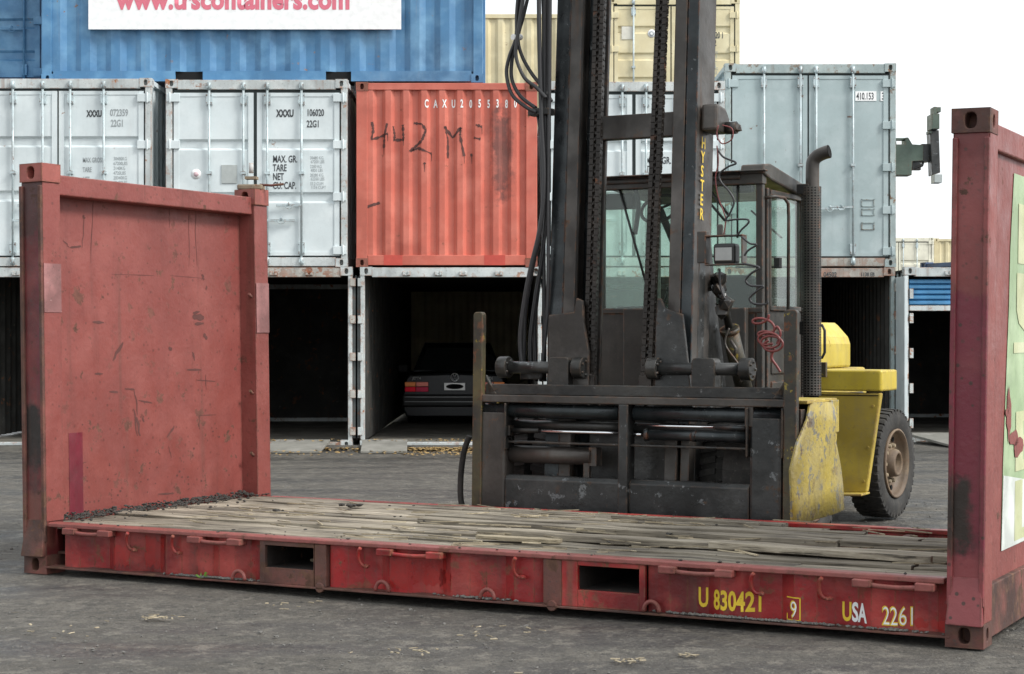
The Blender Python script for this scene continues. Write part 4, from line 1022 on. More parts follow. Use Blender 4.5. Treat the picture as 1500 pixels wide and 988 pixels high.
    end_wall(True); end_wall(False)
    return root
def bpx(px, py, x):      # position (across, height) of a picture point on the rack plane x = const, from the survey of the photo
    F = 2644; k = (px - 750) / F
    b = (k * (R0[1] + x * U[1]) - R0[0] - x * U[0]) / (V[0] - k * V[1]); Z = R0[1] + x * U[1] + b * V[1]
    return b, 1.5 - (py - 495) * Z / F, Z
M['rack_cast'] = paint('red painted casting', (.30, .085, .07), rust=.35, dirt=.3, rough=.6, bump=.25, edge=.9)
M['fresh_red'] = paint('fresh bright red paint', (.33, .016, .014), (.40, .03, .024), rust=.25, dirt=.35, rough=.3, bump=.1, streak=1)
M['scratch'] = simple('rust-brown scratch', (.10, .035, .03), .8)
M['pocket_shade'] = paint('shade-dark pocket steel', (.018, .013, .011), (.03, .02, .016), rust=.2, dirt=.3, rough=.8)  # near-black colour puts the tunnel's depth shade into the steel
flat_rack()

# twist lock left on the far left corner
TS = 1.35
tl = thing('twist_lock', 'rusty twist lock left on top of the far left corner of the red end wall', 'twist lock', rw(.045, RWID - .085, RH + .002), YAW + .4)
mb = MB(); mb.box(-.07, .07, -.045, .045, 0, .03); mb.build('base', 'twist', tl, .008)
mb = MB(); mb.lathe([(.001, .10), (.03, .095), (.045, .07), (.05, .03), (.035, .03)], (0, 0, 0), (0, 0, 1), 14); mb.box(-.03, .035, -.03, .03, .06, .075); mb.build('cone', 'twist', tl, .003); tl.scale = (TS,) * 3
mb = MB(); mb.tube([(0, 0, .095), (0, 0, .15)], .013, 8); mb.build('spindle', 'white_frame', tl)
mb = MB(); mb.tube([(.05, .0, .03), (.12, -.02, .024), (.19, -.03, .03)], .007, 6); mb.build('lever', 'rack_rust', tl)

# debris
random.seed(21)
def stuff(name, mat, label, cat, fn):
    mb = MB(); fn(mb); o = mb.build(name, mat, None, fixn=False); o.location = R0; o.rotation_euler = (0, 0, YAW); tag(o, label, cat, kind='stuff')
def f1(mb):
    for i in range(850):
        y = random.uniform(.17, 2.4); x = .045 + abs(random.gauss(0, .075)) + (random.random() < .06) * random.uniform(0, .4); r = random.uniform(.004, .013)
        mb.blob((x, y, .325 + max(0, .03 - (x - .04) * .28) * random.random() + r * .3), r, 1, (1.4, 1, .6), .35)
    for i in range(90):
        x = random.uniform(.4, 5.8); y = random.choice([random.uniform(.0, .1), random.uniform(.1, 2.3), random.uniform(.1, 2.3)]); r = random.uniform(.003, .010); mb.blob((x, y, .330 + r * .2), r, 1, (1.5, 1, .5), .35)
stuff('soil_crumbs', 'crumb', 'dark soil crumbs heaped along the foot of the left red end wall', 'soil', f1)
def f2(mb):
    for i in range(900):
        c = random.choice((1.3, 1.5, 1.6, 4.6, 4.7, 5.0, 5.15, 5.6, 3.3)); x = min(max(random.gauss(c, .10), .35), 5.88)
        r = random.uniform(.003, .010); mb.blob((x, random.uniform(-.008, .028), .057 + r * .5), r, 1, (1.5, 1, .7), .35)
stuff('flange_grit', 'stone', 'grey grit lying along the bottom flange of the red flat rack', 'grit', f2)
def f3(mb):
    for i in range(210):
        x = random.uniform(.6, 5.7) if random.random() < .6 else random.gauss(3.1, .55); y = random.uniform(.12, 2.2); a = random.gauss(0, .35); l = random.uniform(.015, .14); w = random.uniform(.0015, .007)
        if not .5 < x < 5.8: continue
        mb.t = random.random(); m = Matrix.Translation((x, y, .334)) @ Matrix.Rotation(a, 4, 'Z') @ Matrix.Rotation(random.uniform(-.05, .05), 4, 'Y'); mb.box(-l, l, -w, w, 0, random.uniform(.003, .008), m)
stuff('wood_splinters', 'fresh_wood', 'pale splinters of split wood scattered over the weathered deck', 'splinters', f3)
def plank(name, label, x, y, z, l, w, t, a, mat='wood', tilt=0):
    mb = MB(); mb.t = random.random(); n = 9
    top = [(-l + 2 * l * i / n, random.uniform(.6, 1) * w * (1 if 1 < i < n - 1 else .55)) for i in range(n + 1)]; bot = [(-l + 2 * l * i / n, -random.uniform(.6, 1) * w * (1 if 0 < i < n else .5)) for i in range(n, -1, -1)]
    mb.prism(top + bot, 'z', 0, t); o = mb.build(name, mat, None, .002); o.location = rw(x, y, z); o.rotation_euler = (0, tilt, YAW + a); tag(o, label, 'broken plank', 'broken planks on the deck')
plank('broken_plank', 'jagged pale split plank at the middle of the deck near its front edge', 3.32, .42, .335, .26, .05, .022, .10, 'fresh_wood', .01)
plank('broken_plank', 'thin cream plank splinter lying in the middle of the deck behind the jagged one', 3.15, 1.35, .34, .30, .028, .012, -.06, 'fresh_wood', .0)
plank('broken_plank', 'broken grey-brown board raised at the right end of the deck', 5.05, .55, .338, .62, .045, .034, -.03, 'wood', .008)
plank('broken_plank', 'small pale sliver of board on the left part of the deck', 1.35, 1.2, .336, .15, .012, .008, -.25, 'fresh_wood')
plank('broken_plank', 'long thin board lying loose at the back of the deck before the forklift carriage', 3.75, 1.85, .335, .50, .03, .018, .0, 'wood')
plank('broken_plank', 'pale strip of wood lying inside the first fork pocket from the left end', 2.06, .35, .150, .11, .035, .014, .05, 'fresh_wood')
random.seed(77)
for i, (x, y, s_, lb) in enumerate(((1.30, 1.75, .045, 'dark clod of dirt near the back edge of the deck left half'), (1.05, 1.25, .03, 'small dark clod of dirt on the left part of the deck'), (3.95, 1.15, .02, 'tiny dark clod on the deck right of the jagged plank'))):
    mb = MB()
    for k in range(6): mb.blob((random.gauss(0, s_ * .7), random.gauss(0, s_ * .4), s_ * .2), s_ * random.uniform(.3, .6), 1, (1.3, 1, .6), .3)
    o = mb.build('dirt_clod', 'crumb', None); o.location = rw(x, y, .333); o.rotation_euler = (0, 0, YAW); tag(o, lb, 'clod', 'clods of dirt on the deck')
# gravel and chips on the ground
random.seed(3)
mb = MB()
for i in range(2600):
    y = random.uniform(7.4, 20) ** 1.0; x = random.uniform(-.31, .31) * y; r = random.uniform(.002, .008) * (1 + (random.random() < .03))
    mb.blob((x, y, r * .1 - .012), r, 1, (1.3, 1, .7), .35)
o = mb.build('gravel', 'stone', None, fixn=False); tag(o, 'small grey stones strewn over the asphalt yard', 'gravel', kind='stuff')
mb = MB()
for cx, cy, n, s in ((-1.88, 9.65, 26, .05), (-.5, 8.6, 14, .09), (.55, 8.35, 16, .05), (.82, 8.5, 8, .03), (-1.2, 10.1, 8, .09), (-2.55, 8.9, 5, .1), (.1, 7.9, 8, .15), (-.1, 9.1, 14, .12), (-2.2, 9.2, 10, .2)):
    for i in range(n):
        m = Matrix.Translation((random.gauss(cx, s), random.gauss(cy, s * .8), .004)) @ Matrix.Rotation(random.random() * 6.3, 4, 'Z') @ Matrix.Rotation(random.uniform(-.3, .3), 4, 'X'); l = random.uniform(.006, .026); mb.t = random.random()
        mb.box(-l, l, -.0045, .0045, 0, .004, m)
o = mb.build('wood_chips', 'fresh_wood', None, fixn=False); tag(o, 'small pale wood chips scattered on the asphalt before the flat rack', 'wood chips', kind='stuff')
# weed on the flange
mb = MB()
for a in range(6):
    t = a * 1.05; mb.poly([(1.4, -.004, .05), (1.4 + .03 * math.cos(t), -.004 + .02 * math.sin(t) - .01, .075 + .02 * math.sin(t)), (1.4 + .05 * math.cos(t), -.01 + .03 * math.sin(t), .07 + .015 * math.sin(t)), (1.4 + .03 * math.cos(t + .5), -.006 + .02 * math.sin(t + .5), .06)])
o = mb.build('weed', simple('green leaf', (.16, .30, .04), .5), None, fixn=False); o.location = R0; o.rotation_euler = (0, 0, YAW); tag(o, 'tiny green weed sprouting on the bottom flange left of the first fork pocket', 'weed')
# ------------------------------------------------------------ heavy forklift facing the rack
FX, FY = 3.02, 2.62
def py_(px, py, y):       # point on the forklift's own plane y = const (rack-square frame) from the survey of the photo, local
    F = 2644; k = (px - 750) / F; yy = y + FY
    a = (k * (R0[1] + yy * V[1]) - R0[0] - yy * V[0]) / (U[0] - k * U[1]); Z = R0[1] + a * U[1] + yy * V[1]
    return (a - FX, y, 1.5 - (py - 495) * Z / F)
def px_(px, py, x):
    b, z, _ = bpx(px, py, x + FX); return (x, b - FY, z)
def spline(P, n=8):
    P = [Vector(p) for p in P]; out = []
    for i in range(len(P) - 1):
        p0, p1, p2, p3 = P[max(i - 1, 0)], P[i], P[i + 1], P[min(i + 2, len(P) - 1)]
        for j in range(n):
            t = j / n; out.append(.5 * ((2 * p1) + (p2 - p0) * t + (2 * p0 - 5 * p1 + 4 * p2 - p3) * t * t + (3 * p1 - p0 - 3 * p2 + p3) * t ** 3))
    return out + [P[-1]]
def forklift():
    root = thing('forklift', 'dirty black and yellow forklift with raised mast and cab, behind the red flat rack', 'forklift', rw(FX, FY), YAW)
    CT = Matrix.Rotation(R(-1.2), 4, 'X'); MT = Matrix.Translation((-.07, 0, .3)) @ Matrix.Rotation(R(-3.6), 4, 'X') @ Matrix.Translation((0, 0, -.3))
    # ---- carriage
    ca = thing_child('carriage', root)
    def part(mb, name, mat, par=ca, bev=.006, m=CT):
        if m is not None: mb.xf(m)
        return mb.build(name, mat, par, bev)
    for x0, x1, nm in ((-1.225, -1.150, 'worn_yellow'), (1.115, 1.205, 'worn_yellow')):
        top = [(x0, .2), (x1, .2), (x1, 1.62)] + [(x1 - .02 + .02 * math.cos(t), 1.66 + .02 * math.sin(t)) for t in (0, .8, 1.57)] + [(x0 + .02 - .02 * math.cos(t), 1.66 + .02 * math.sin(t)) for t in (1.57, .8, 0)] + [(x0, 1.62)]
        mb = MB(); mb.prism(top, 'y', -.018, .040); part(mb, 'side_post', nm)
    # gusset fillets where posts meet the rail
    for x, s in ((-1.145, 1), (1.115, -1)):
        mb = MB(); mb.prism([(x, 1.09)] + [(x + s * (.09 - .09 * math.sin(t)), 1.25 - .10 * math.cos(t) - .02) for t in [i * 1.57 / 6 for i in range(7)]] + [(x + s * .09, 1.09)], 'y', .03, .06); part(mb, 'gusset', 'steel')
    mb = MB(); mb.box(-1.15, 1.12, -.015, .13, 1.035, 1.088); part(mb, 'top_rail', 'steel_brown')
    mb = MB(); mb.box(-1.15, 1.12, .035, .10, 1.088, 1.165); part(mb, 'upper_plate', 'steel')
    for x0, x1 in ((-1.185, -.965), (.875, 1.10)):
        mb = MB(); mb.box(x0, x1, .0, .16, .18, .975); part(mb, 'fork_column', 'steel_brown' if x0 < 0 else 'steel_flat', bev=.02)
        for xx in (x0 - .018, x1 + .002):
            if -1.2 < xx: 
                mb = MB(); mb.box(xx, xx + .014, -.03, .1, .70, 1.03); part(mb, 'side_strip', 'steel')
    for x0, x1 in ((-.965, -.07), (0, .875)):
        mb = MB(); mb.prism([(.0, .20), (.10, .20), (.10, .52), (.03, .52), (.0, .49)], 'x', x0, x1); part(mb, 'lower_beam', 'steel_flat')
        mb = MB(); mb.cyl((x0 + (-.22 if x0 < -.5 else .02), .05, .975), (x1 + (.22 if x0 > -.5 else -.02), .05, .975), .05, 20); part(mb, 'guide_tube', 'steel_blue', bev=0)
        mb = MB(); mb.cyl((x0, .10, .875), (x1, .10, .875), .035, 16); part(mb, 'guide_rod', 'steel', bev=0)
        mb = MB(); mb.box(x0, x1, .02, .10, .745, .762); part(mb, 'shelf_plate', 'steel')
    mb = MB(); mb.box(-.07, .0, -.03, .10, .18, 1.035); part(mb, 'centre_strut', 'steel_flat')
    mb = MB(); mb.cyl((-.88, .045, .835), (-.07, .045, .835), .011, 12); part(mb, 'chrome_rod', 'chrome', bev=0)
    mb = MB(); mb.cyl((-.95, .045, .835), (-.72, .045, .837), .019, 12); mb.box(-.97, -.93, .0, .09, .80, .87); part(mb, 'rod_end', 'steel', bev=0)
    mb = MB(); mb.cyl((.05, .02, .893), (.62, .02, .893), .009, 12); mb.cyl((-.0, .045, .83), (.08, .045, .83), .011, 12); part(mb, 'chrome_rod', 'chrome', bev=0)
    mb = MB(); mb.cyl((.10, .045, .83), (.875, .045, .83), .036, 18); mb.cyl((.10, .045, .83), (.13, .045, .83), .042, 18); mb.cyl((.45, .045, .83), (.48, .045, .83), .040, 18); mb.cyl((.62, .02, .893), (.875, .02, .893), .016, 12); part(mb, 'shift_cylinder', 'steel_blue', bev=0)
    mb = MB(); mb.cyl((-.97, .10, .665), (-.32, .10, .665), .062, 22); mb.box(-.335, -.275, .06, .15, .60, .73); mb.box(-.375, -.33, .06, .09, .47, .62); part(mb, 'lower_tube', 'steel_brown', bev=0)
    for xa, xb, br in ((-1.03, -.45, (-.66, -.50)), (.14, .80, (.43, .60))):
        sh = thing_child('fork_shaft', ca)
        mb = MB(); mb.cyl((xa, .12, 1.285), (xb, .12, 1.285), .043, 24); part(mb, 'shaft', 'steel_flat', sh, 0)
        for xx in (xa - .02, xb):
            mb = MB(); mb.cyl((xx - .03, .12, 1.285), (xx + .05, .12, 1.285), .077, 28); part(mb, 'end_disc', 'steel', sh, .006)
            mb = MB()
            for t in range(5): mb.cyl((xx - .04, .12 + .05 * math.cos(t * 1.256), 1.285 + .05 * math.sin(t * 1.256)), (xx + .06, .12 + .05 * math.cos(t * 1.256), 1.285 + .05 * math.sin(t * 1.256)), .009, 6)
            part(mb, 'disc_bolt', 'steel_flat', sh, 0)
        mb = MB(); mb.prism([(br[0], 1.10), (br[1], 1.10), (br[1], 1.33)] + [(br[1] - .03 * (1 - math.cos(t)), 1.33 + .03 * math.sin(t)) for t in (.5, 1.0, 1.57)] + [(br[0] + .03 * (1 - math.cos(t)), 1.33 + .03 * math.sin(t)) for t in (1.57, 1.0, .5)] + [(br[0], 1.33)], 'y', .06, .18); part(mb, 'shaft_bracket', 'steel', sh, .006)
    # carriage uprights that run inside the mast
    for x0, x1, s in ((-.70, -.40, 1), (.22, .42, -1)):
        mb = MB()
        if s > 0: mb.prism([(x0, .95), (x1 + .02, .95), (x1 + .02, 1.40), (x1 - .02, 1.60), (x1 - .03, 1.76), (x1 - .08, 1.78), (x1 - .10, 1.68), (x0, 1.66)], 'y', .14, .17)
        else: mb.prism([(x0 - .10, .95), (x1 - .0, .95), (x1 - .09, 1.66), (x0 - .02, 1.70), (x0 - .05, 1.77), (x0 - .08, 1.77), (x0 - .09, 1.60)], 'y', .14, .17)
        part(mb, 'carriage_plate', 'steel_brown' if s > 0 else 'steel_flat')
    # ---- mast
    ma = thing_child('mast', root)
    HT = 4.7; YF = .20
    def mp(mb, name, mat, bev=.004, par=ma): mb.xf(MT); return mb.build(name, mat, par, bev)
    mb = MB(); mb.prism([(-.685, YF), (-.572, YF), (-.572, YF + .045), (-.665, YF + .045), (-.665, YF + .25), (-.565, YF + .25), (-.565, YF + .29), (-.685, YF + .29)], 'z', .25, HT); mp(mb, 'outer_upright', 'steel_blue')
    mb = MB(); mb.prism([(.425, YF + .01), (.36, YF + .01), (.36, YF + .045), (.385, YF + .045), (.385, YF + .25), (.30, YF + .25), (.30, YF + .30), (.435, YF + .30)], 'z', .25, HT); mp(mb, 'outer_upright', 'steel_brown')
    mb = MB(); mb.box(.345, .428, YF - .006, YF + .012, .8, HT); mp(mb, 'upright_flange', 'steel_blue')
    mb = MB(); mb.prism([(-.566, YF - .012), (-.475, YF - .012), (-.475, YF + .03), (-.50, YF + .03), (-.50, YF + .20), (-.36, YF + .20), (-.36, YF + .235), (-.56, YF + .235)], 'z', .35, HT); mp(mb, 'inner_upright', 'steel_brown')
    mb = MB(); mb.prism([(.250, YF - .012), (.34, YF - .012), (.34, YF + .235), (.20, YF + .235), (.20, YF + .20), (.29, YF + .20), (.29, YF + .03), (.25, YF + .03)], 'z', .35, HT); mp(mb, 'inner_upright', 'steel_brown')
    mb = MB(); mb.cyl((-.43, YF + .12, .3), (-.43, YF + .12, HT), .04, 18); mp(mb, 'lift_ram', 'steel_blue', 0)
    mb = MB(); mb.prism([(YF + .16, 2.955), (YF + .22, 2.955), (YF + .30, 3.0), (YF + .30, 3.13), (YF + .16, 3.13)], 'x', -.55, .38); mp(mb, 'cross_beam', 'steel_brown', .006)
    mb = MB(); mb.box(-.55, .38, YF + .12, YF + .28, .35, .95); mp(mb, 'lower_cross_beam', 'steel', .006)
    mb = MB(); mb.box(-.66, .38, YF + .24, YF + .30, 4.4, 4.62); mp(mb, 'top_cross_beam', 'steel', .006)
    # knuckle on the right upright
    mb = MB(); c = (.47, 3.03); mb.prism([(YF + .05, 2.96), (YF + .24, 2.96), (YF + .30, 3.0), (YF + .30, 3.08), (YF + .22, 3.14), (YF + .05, 3.15)], 'x', .436, .56); mp(mb, 'knuckle', 'steel_brown', .02)
    mb = MB(); mb.cyl((.56, YF + .22, 3.0), (.64, YF + .22, 3.0), .045, 10); mb.blob((.63, YF + .22, 3.0), .05, 1, (1, 1, 1), .3); mp(mb, 'hose_fitting', 'steel', 0)
    # HYSTER lettering down the outer face
    for i, ch in enumerate('HYSTER'):
        o = text(ch, .112, 'yel_ink', ma, (.4385, YF + .07, 2.845 - i * .100), .95, .02, rot=Matrix.Rotation(R(90), 4, 'Z'))
        for v in o.data.vertices: v.co = MT @ v.co
    # lower flared side plate of the outer mast
    mb = MB(); mb.prism([(YF + .10, .30), (YF + .95, .30), (YF + .62, 1.35), (YF + .45, 1.75), (YF + .30, 2.25), (YF + .10, 2.25)], 'x', .40, .432); mp(mb, 'side_plate', 'steel_flat', .004)
    mb = MB(); mb.prism([(YF + .10, .30), (YF + .95, .30), (YF + .62, 1.35), (YF + .45, 1.75), (YF + .30, 2.25), (YF + .10, 2.25)], 'x', -.70, -.668); mp(mb, 'side_plate', 'steel', .004)
    # chains
    for cx, xt in ((-.325, -.325), (.115, .175)):
        mb = MB(); z = 1.20; i = 0; y = YF - .055; x_ = cx
        while z < HT:
            t = (z - 1.2) / 3.5; xc = cx + (xt - cx) * t; yy = y + .02
            for k in range(4):
                xx = xc - .042 + k * .021 + (.0105 if i % 2 else 0)
                mb.prism([(yy - .018, z - .034), (yy + .018, z - .034), (yy + .024, z - .012), (yy + .013, z), (yy + .024, z + .012), (yy + .018, z + .034), (yy - .018, z + .034), (yy - .024, z + .012), (yy - .013, z), (yy - .024, z - .012)], 'x', xx, xx + .010)
            mb.cyl((xc - .044, yy, z), (xc + .046, yy, z), .010, 6)
            # side plates facing the viewer
            mb.box(xc - .040, xc - .010, yy - .026, yy - .014, z - .019, z + .019); mb.box(xc + .012, xc + .042, yy - .026, yy - .014, z - .019, z + .019)
            z += .046; i += 1
        mp(mb, 'lift_chain', 'chain', 0)
        mb = MB(); mb.cyl((cx, y + .01, 1.05), (cx, y + .01, 1.25), .03, 10); mb.box(cx - .05, cx + .05, y - .02, y + .04, 1.14, 1.24); mb.tube([(cx, y + .01, 1.0), (cx, y + .01, 1.16)], .014, 8); mp(mb, 'chain_anchor', 'chain', .004)
    # ---- hose bundle on the left of the mast
    hs_ = thing_child('hose_bundle', ma)
    P = lambda a, b, y=.30: py_(a, b, y)
    runs = [([(762, -40), (757, 20), (756, 56), (746, 85), (742, 110), (750, 140), (770, 158), (786, 166)], .014, .24), ([(768, -40), (760, 20), (757, 56), (750, 90), (750, 118), (762, 142), (785, 160)], .014, .27),
            ([(774, -40), (763, 20), (758, 56), (756, 85), (768, 115), (786, 130), (800, 145)], .014, .22), ([(782, -40), (768, 20), (759, 56), (764, 82), (778, 108), (795, 130), (808, 150)], .014, .29),
            ([(789, -40), (790, 60), (793, 170), (797, 260), (792, 330), (776, 400), (767, 450), (762, 500), (766, 545)], .017, .24), ([(797, -40), (797, 90), (799, 190), (799, 270), (789, 345), (775, 420), (768, 470), (767, 545)], .017, .28),
            ([(803, -40), (802, 100), (800, 200), (801, 290), (795, 370), (784, 440), (777, 500), (778, 550)], .016, .32), ([(806, -40), (805, 120), (803, 260), (803, 400), (800, 480), (792, 560)], .014, .26),
            ([(786, 160), (792, 200), (795, 300), (797, 420), (798, 560)], .015, .34), ([(794, -40), (799, 120), (796, 240), (797, 350), (789, 420), (783, 480), (786, 560)], .015, .36)]
    for pts, r, y in runs:
        mb = MB(); mb.tube(spline([P(a, b, y) for a, b in pts], 7), r, 8); mb.build('hose', 'hose', hs_)
    mb = MB(); mb.tube([P(751, 56, .22), P(763, 56, .30)], .022, 8); mb.build('cable_tie', 'white', hs_)
    mb = MB(); a = P(780, 165, .26); mb.box(a[0] - .03, a[0] + .14, .24, .34, a[2] - .03, a[2] + .02); mb.build('hose_clamp', 'steel', hs_, .006)
    mb = MB(); a = P(776, 545, .30); mb.box(a[0] - .06, a[0] + .12, .26, .34, a[2] - .06, a[2] - .01); mb.build('hose_clamp', 'steel', hs_, .006)
    # hose hanging behind the left carriage post
    mb = MB(); mb.tube(spline([py_(a, b, .16) for a, b in ((688, 640), (680, 662), (675, 700), (676, 738), (688, 755), (700, 760))], 7), .022, 10); mb.build('hanging_hose', 'rubber', ca)
    # ---- chassis, axle, fenders
    CX = -.15
    ch = thing_child('chassis', root)
    mb = MB(); mb.box(CX - .52, CX + .52, .62, 4.3, .32, 1.02); mb.build('frame', 'steel', ch, .02)
    mb = MB(); mb.box(CX - 1.1, CX + 1.1, .80, 1.05, .40, .62); mb.build('front_axle', 'steel', ch, .03)
    mb = MB(); mb.box(CX - .5, CX + .5, 1.35, 1.42, .95, 1.72); mb.build('front_bulkhead', 'cab', ch, .01)
    def wheel(x, y, r, w, par, side, yaw=0, name='wheel', dual=False):
        wh = thing_child(name, par); wh.location = (x, y, r - .004); wh.rotation_euler = (0, 0, yaw if side > 0 else math.pi + yaw)
        t = MB(); prof = [(r * .60, -w * .40), (r * .66, -w * .47), (r * .80, -w * .52), (r * .93, -w * .49), (r * .975, -w * .44), (r * .975, w * .44), (r * .93, w * .49), (r * .80, w * .52), (r * .66, w * .47), (r * .60, w * .40)]
        t.lathe(prof, (0, 0, 0), (1, 0, 0), 64)
        n = 40
        for i in range(n):
            a = i * 2 * math.pi / n
            for s in (-1, 1):
                m = Matrix.Rotation(a + (s * .5 * math.pi / n), 4, 'X'); z0, z1 = r * .93, r * 1.0
                h = math.pi * r / n * .56
                x0, x1 = (w * .10, w * .50) 
                q = [(s * x0, -h * .8 + h * .9, z0), (s * x1, -h, z0 - .02), (s * x1, h, z0 - .02), (s * x0, h + h * .9, z0), (s * x0, -h * .8 + h * .9, z1), (s * x1 * .97, -h, z1 - .006), (s * x1 * .97, h, z1 - .006), (s * x0, h + h * .9, z1)]
                t.hexa([m @ Vector(p) for p in q])
            m = Matrix.Rotation(a, 4, 'X'); t.box(-w * .08, w * .08, -math.pi * r / n * .6, math.pi * r / n * .6, r * .93, r * .995, m)
        t.build('tyre', 'rubber', wh)
        mb = MB(); o = w * .40
        mb.lathe([(r * .62, o + .01), (r * .635, o + .03), (r * .60, o + .035), (r * .575, o), (r * .55, o - .045), (r * .40, o - .06), (r * .27, o - .05), (r * .25, o - .015), (r * .235, o + .035), (r * .19, o + .045), (r * .17, o + .03), (r * .16, o - .01), (.001, o - .012)], (0, 0, 0), (1, 0, 0), 48)
        rm = mb.build('rim', 'rim', wh)
        mb = MB()
        for i in range(10):
            a = i * .6283; c = (0, r * .335 * math.cos(a), r * .335 * math.sin(a)); mb.cyl((o - .06, c[1], c[2]), (o - .005, c[1], c[2]), .022, 8, .014)
        mb.build('wheel_nut', 'rim_light', wh, split='all')
        mb = MB()
        for i in range(8):
            a = .3 + i * .785; mb.cyl((o - .049, r * .475 * math.cos(a), r * .475 * math.sin(a)), (o - .042, r * .475 * math.cos(a), r * .475 * math.sin(a)), .021, 10)
        mb.build('rim_hole', 'black', wh)
        return wh
    for s in (1, -1):
        for k, xo in enumerate((.66, 1.02)):
            wheel(CX + s * xo, .93, .53, .32, ch, s, name='front_wheel')
        wheel(CX + s * .93 + (.0 if s > 0 else 0), 3.42, .455, .27, ch, s, yaw=R(-4) if s > 0 else 0, name='rear_wheel')
    mb = MB(); mb.box(CX - .8, CX + .8, 3.32, 3.52, .38, .56); mb.build('rear_axle', 'steel', ch, .03)
    # battered yellow fender in front of the right pair of wheels
    L_ = [(1187, 590), (1180, 615), (1168, 650), (1160, 690), (1158, 730), (1158, 775)]; R_ = [(1222, 590), (1225, 622), (1227, 650), (1233, 685), (1233, 715), (1236, 748)]
    xl = [1.225, 1.222, 1.222, 1.222, 1.222, 1.222]; xr = [1.24, 1.245, 1.225, 1.24, 1.24, 1.24]
    mb = MB(); ga = []; gb = []
    for i in range(6):
        A, B = Vector(px_(*L_[i], xl[i])), Vector(px_(*R_[i], xr[i])); ra = []; rb = []
        for j in range(9):
            t = j / 8; p = A.lerp(B, t); bulge = .035 * math.sin(math.pi * t) * (1 - i / 7) + .012 * math.sin(7 * t + i * 1.7)
            ra.append(mb.v(p + Vector((bulge, 0, 0)))); rb.append(mb.v(p + Vector((bulge - .012, 0, 0))))
        ga.append(ra); gb.append(rb)
    for i in range(5):
        for j in range(8): mb.face([ga[i][j], ga[i][j + 1], ga[i + 1][j + 1], ga[i + 1][j]], True); mb.face([gb[i][j], gb[i + 1][j], gb[i + 1][j + 1], gb[i][j + 1]], True)
    for i in range(5):
        mb.face([ga[i][0], ga[i + 1][0], gb[i + 1][0], gb[i][0]]); mb.face([ga[i][8], gb[i][8], gb[i + 1][8], ga[i + 1][8]])
    for j in range(8): mb.face([ga[0][j], gb[0][j], gb[0][j + 1], ga[0][j + 1]]); mb.face([ga[5][j], ga[5][j + 1], gb[5][j + 1], gb[5][j]])
    fd = mb.build('fender', 'yellow_fender', root)
    mb = MB(); mb.box(.86, 1.235, .14, .78, 1.055, 1.078); mb.build('fender_top', 'yellow_dirty', fd, .005)
    mb = MB(); mb.box(1.232, 1.25, .60, .78, .84, 1.066); mb.build('fender_flap', 'yellow_fender', fd, .005)
    mb = MB(); mb.prism([(.14 + .05 + .0 * 0, .25), (.18, .6), (.24, .85), (.36, 1.0), (.55, 1.055), (.55, 1.04), (.38, .98), (.26, .84), (.2, .6), (.21, .25)], 'x', .62, 1.195); mb.build('mudguard', 'rubber', fd)
    mb = MB(); mb.box(-1.36, -1.0, .62, 1.5, 1.02, 1.04); mb.box(-1.36, -1.345, .62, 1.5, .35, 1.025); mb.build('fender', 'yellow_dirty', root, .005)
    mb = MB(); mb.box(.84, .90, .02, .30, .90, 1.07); mb.box(1.17, 1.20, .12, .20, .80, 1.02); mb.build('stay', 'steel_brown', fd, .005)
    # ---- yellow side body and deck, hood, counterweight
    bd = thing_child('body', root)
    fy0 = 2.72
    a = py_(1200, 577, fy0); b = py_(1291, 577, fy0); c = py_(1270, 722, fy0); d = py_(1222, 735, fy0)
    mb = MB(); x0 = CX + .50
    mb.prism([(x0, 1.055), (b[0], 1.055), (c[0] - .0, .262), (d[0] - .12, .232), (x0, .232)], 'y', fy0 - .02, fy0 + .05); mb.build('tank_front', 'yellow_mid', bd, .012)
    mb = MB(); mb.prism([(d[0] - .4, .222), (c[0] + .01, .246), (c[0] + .01, .262), (d[0] - .4, .238)], 'y', fy0 - .20, fy0 + .04); mb.build('step_lip', 'yellow_dirty', bd, .004)
    xd = b[0] + .012
    mb = MB(); mb.prism([(x0, fy0 - .035), (xd - .01, fy0 - .035), (xd, fy0 - .02), (xd, fy0 + .40), (xd - .04, fy0 + .43), (x0, fy0 + .43)], 'z', 1.068, 1.235); mb.build('side_deck', 'yellow', bd, .014)
    mb = MB(); mb.prism([(CX - 1.06, fy0), (x0 - 1.0, fy0), (x0 - 1.0, fy0 + .6), (CX - 1.06, fy0 + .6)], 'z', .24, 1.235); mb.build('side_deck', 'yellow', bd, .014)
    mb = MB(); mb.box(x0 + .02, b[0] - .02, fy0 - .0245, fy0 - .0205, 1.030, 1.037); mb.build('panel_seam', 'black', bd)
    mb = MB()
    for zz in (.35, .62, .95): mb.cyl((b[0] - .05 - (1.055 - zz) * .13, fy0 - .03, zz), (b[0] - .05 - (1.055 - zz) * .13, fy0 - .018, zz), .012, 8)
    mb.build('panel_bolt', 'yellow_dirty', bd, split='all')
    # hood with a rounded right shoulder
    hx = py_(1246, 540, 4.05)[0]
    prof = [(CX - .62, 1.236), (hx, 1.236), (hx, 1.44), (hx - .02, 1.50), (hx - .11, 1.60), (hx - .14, 1.625), (CX - .5, 1.63), (CX - .62, 1.5)]
    mb = MB(); mb.prism(prof, 'y', 2.75, 4.05); mb.build('hood', 'yellow', bd, .02)
    mb = MB(); mb.box(CX - .60, CX + .50, 2.6, 4.4, .6, 1.232); mb.build('engine_bay', 'yellow_dirty', bd, .02)
    mb = MB(); mb.prism([(CX - .85, 4.1), (CX + .44, 4.1), (CX + .40, 4.75), (CX + .30, 5.0), (CX - .40, 5.0), (CX - .85, 4.75)], 'z', .35, 1.20); mb.build('counterweight', 'yellow_dirty', bd, .03)
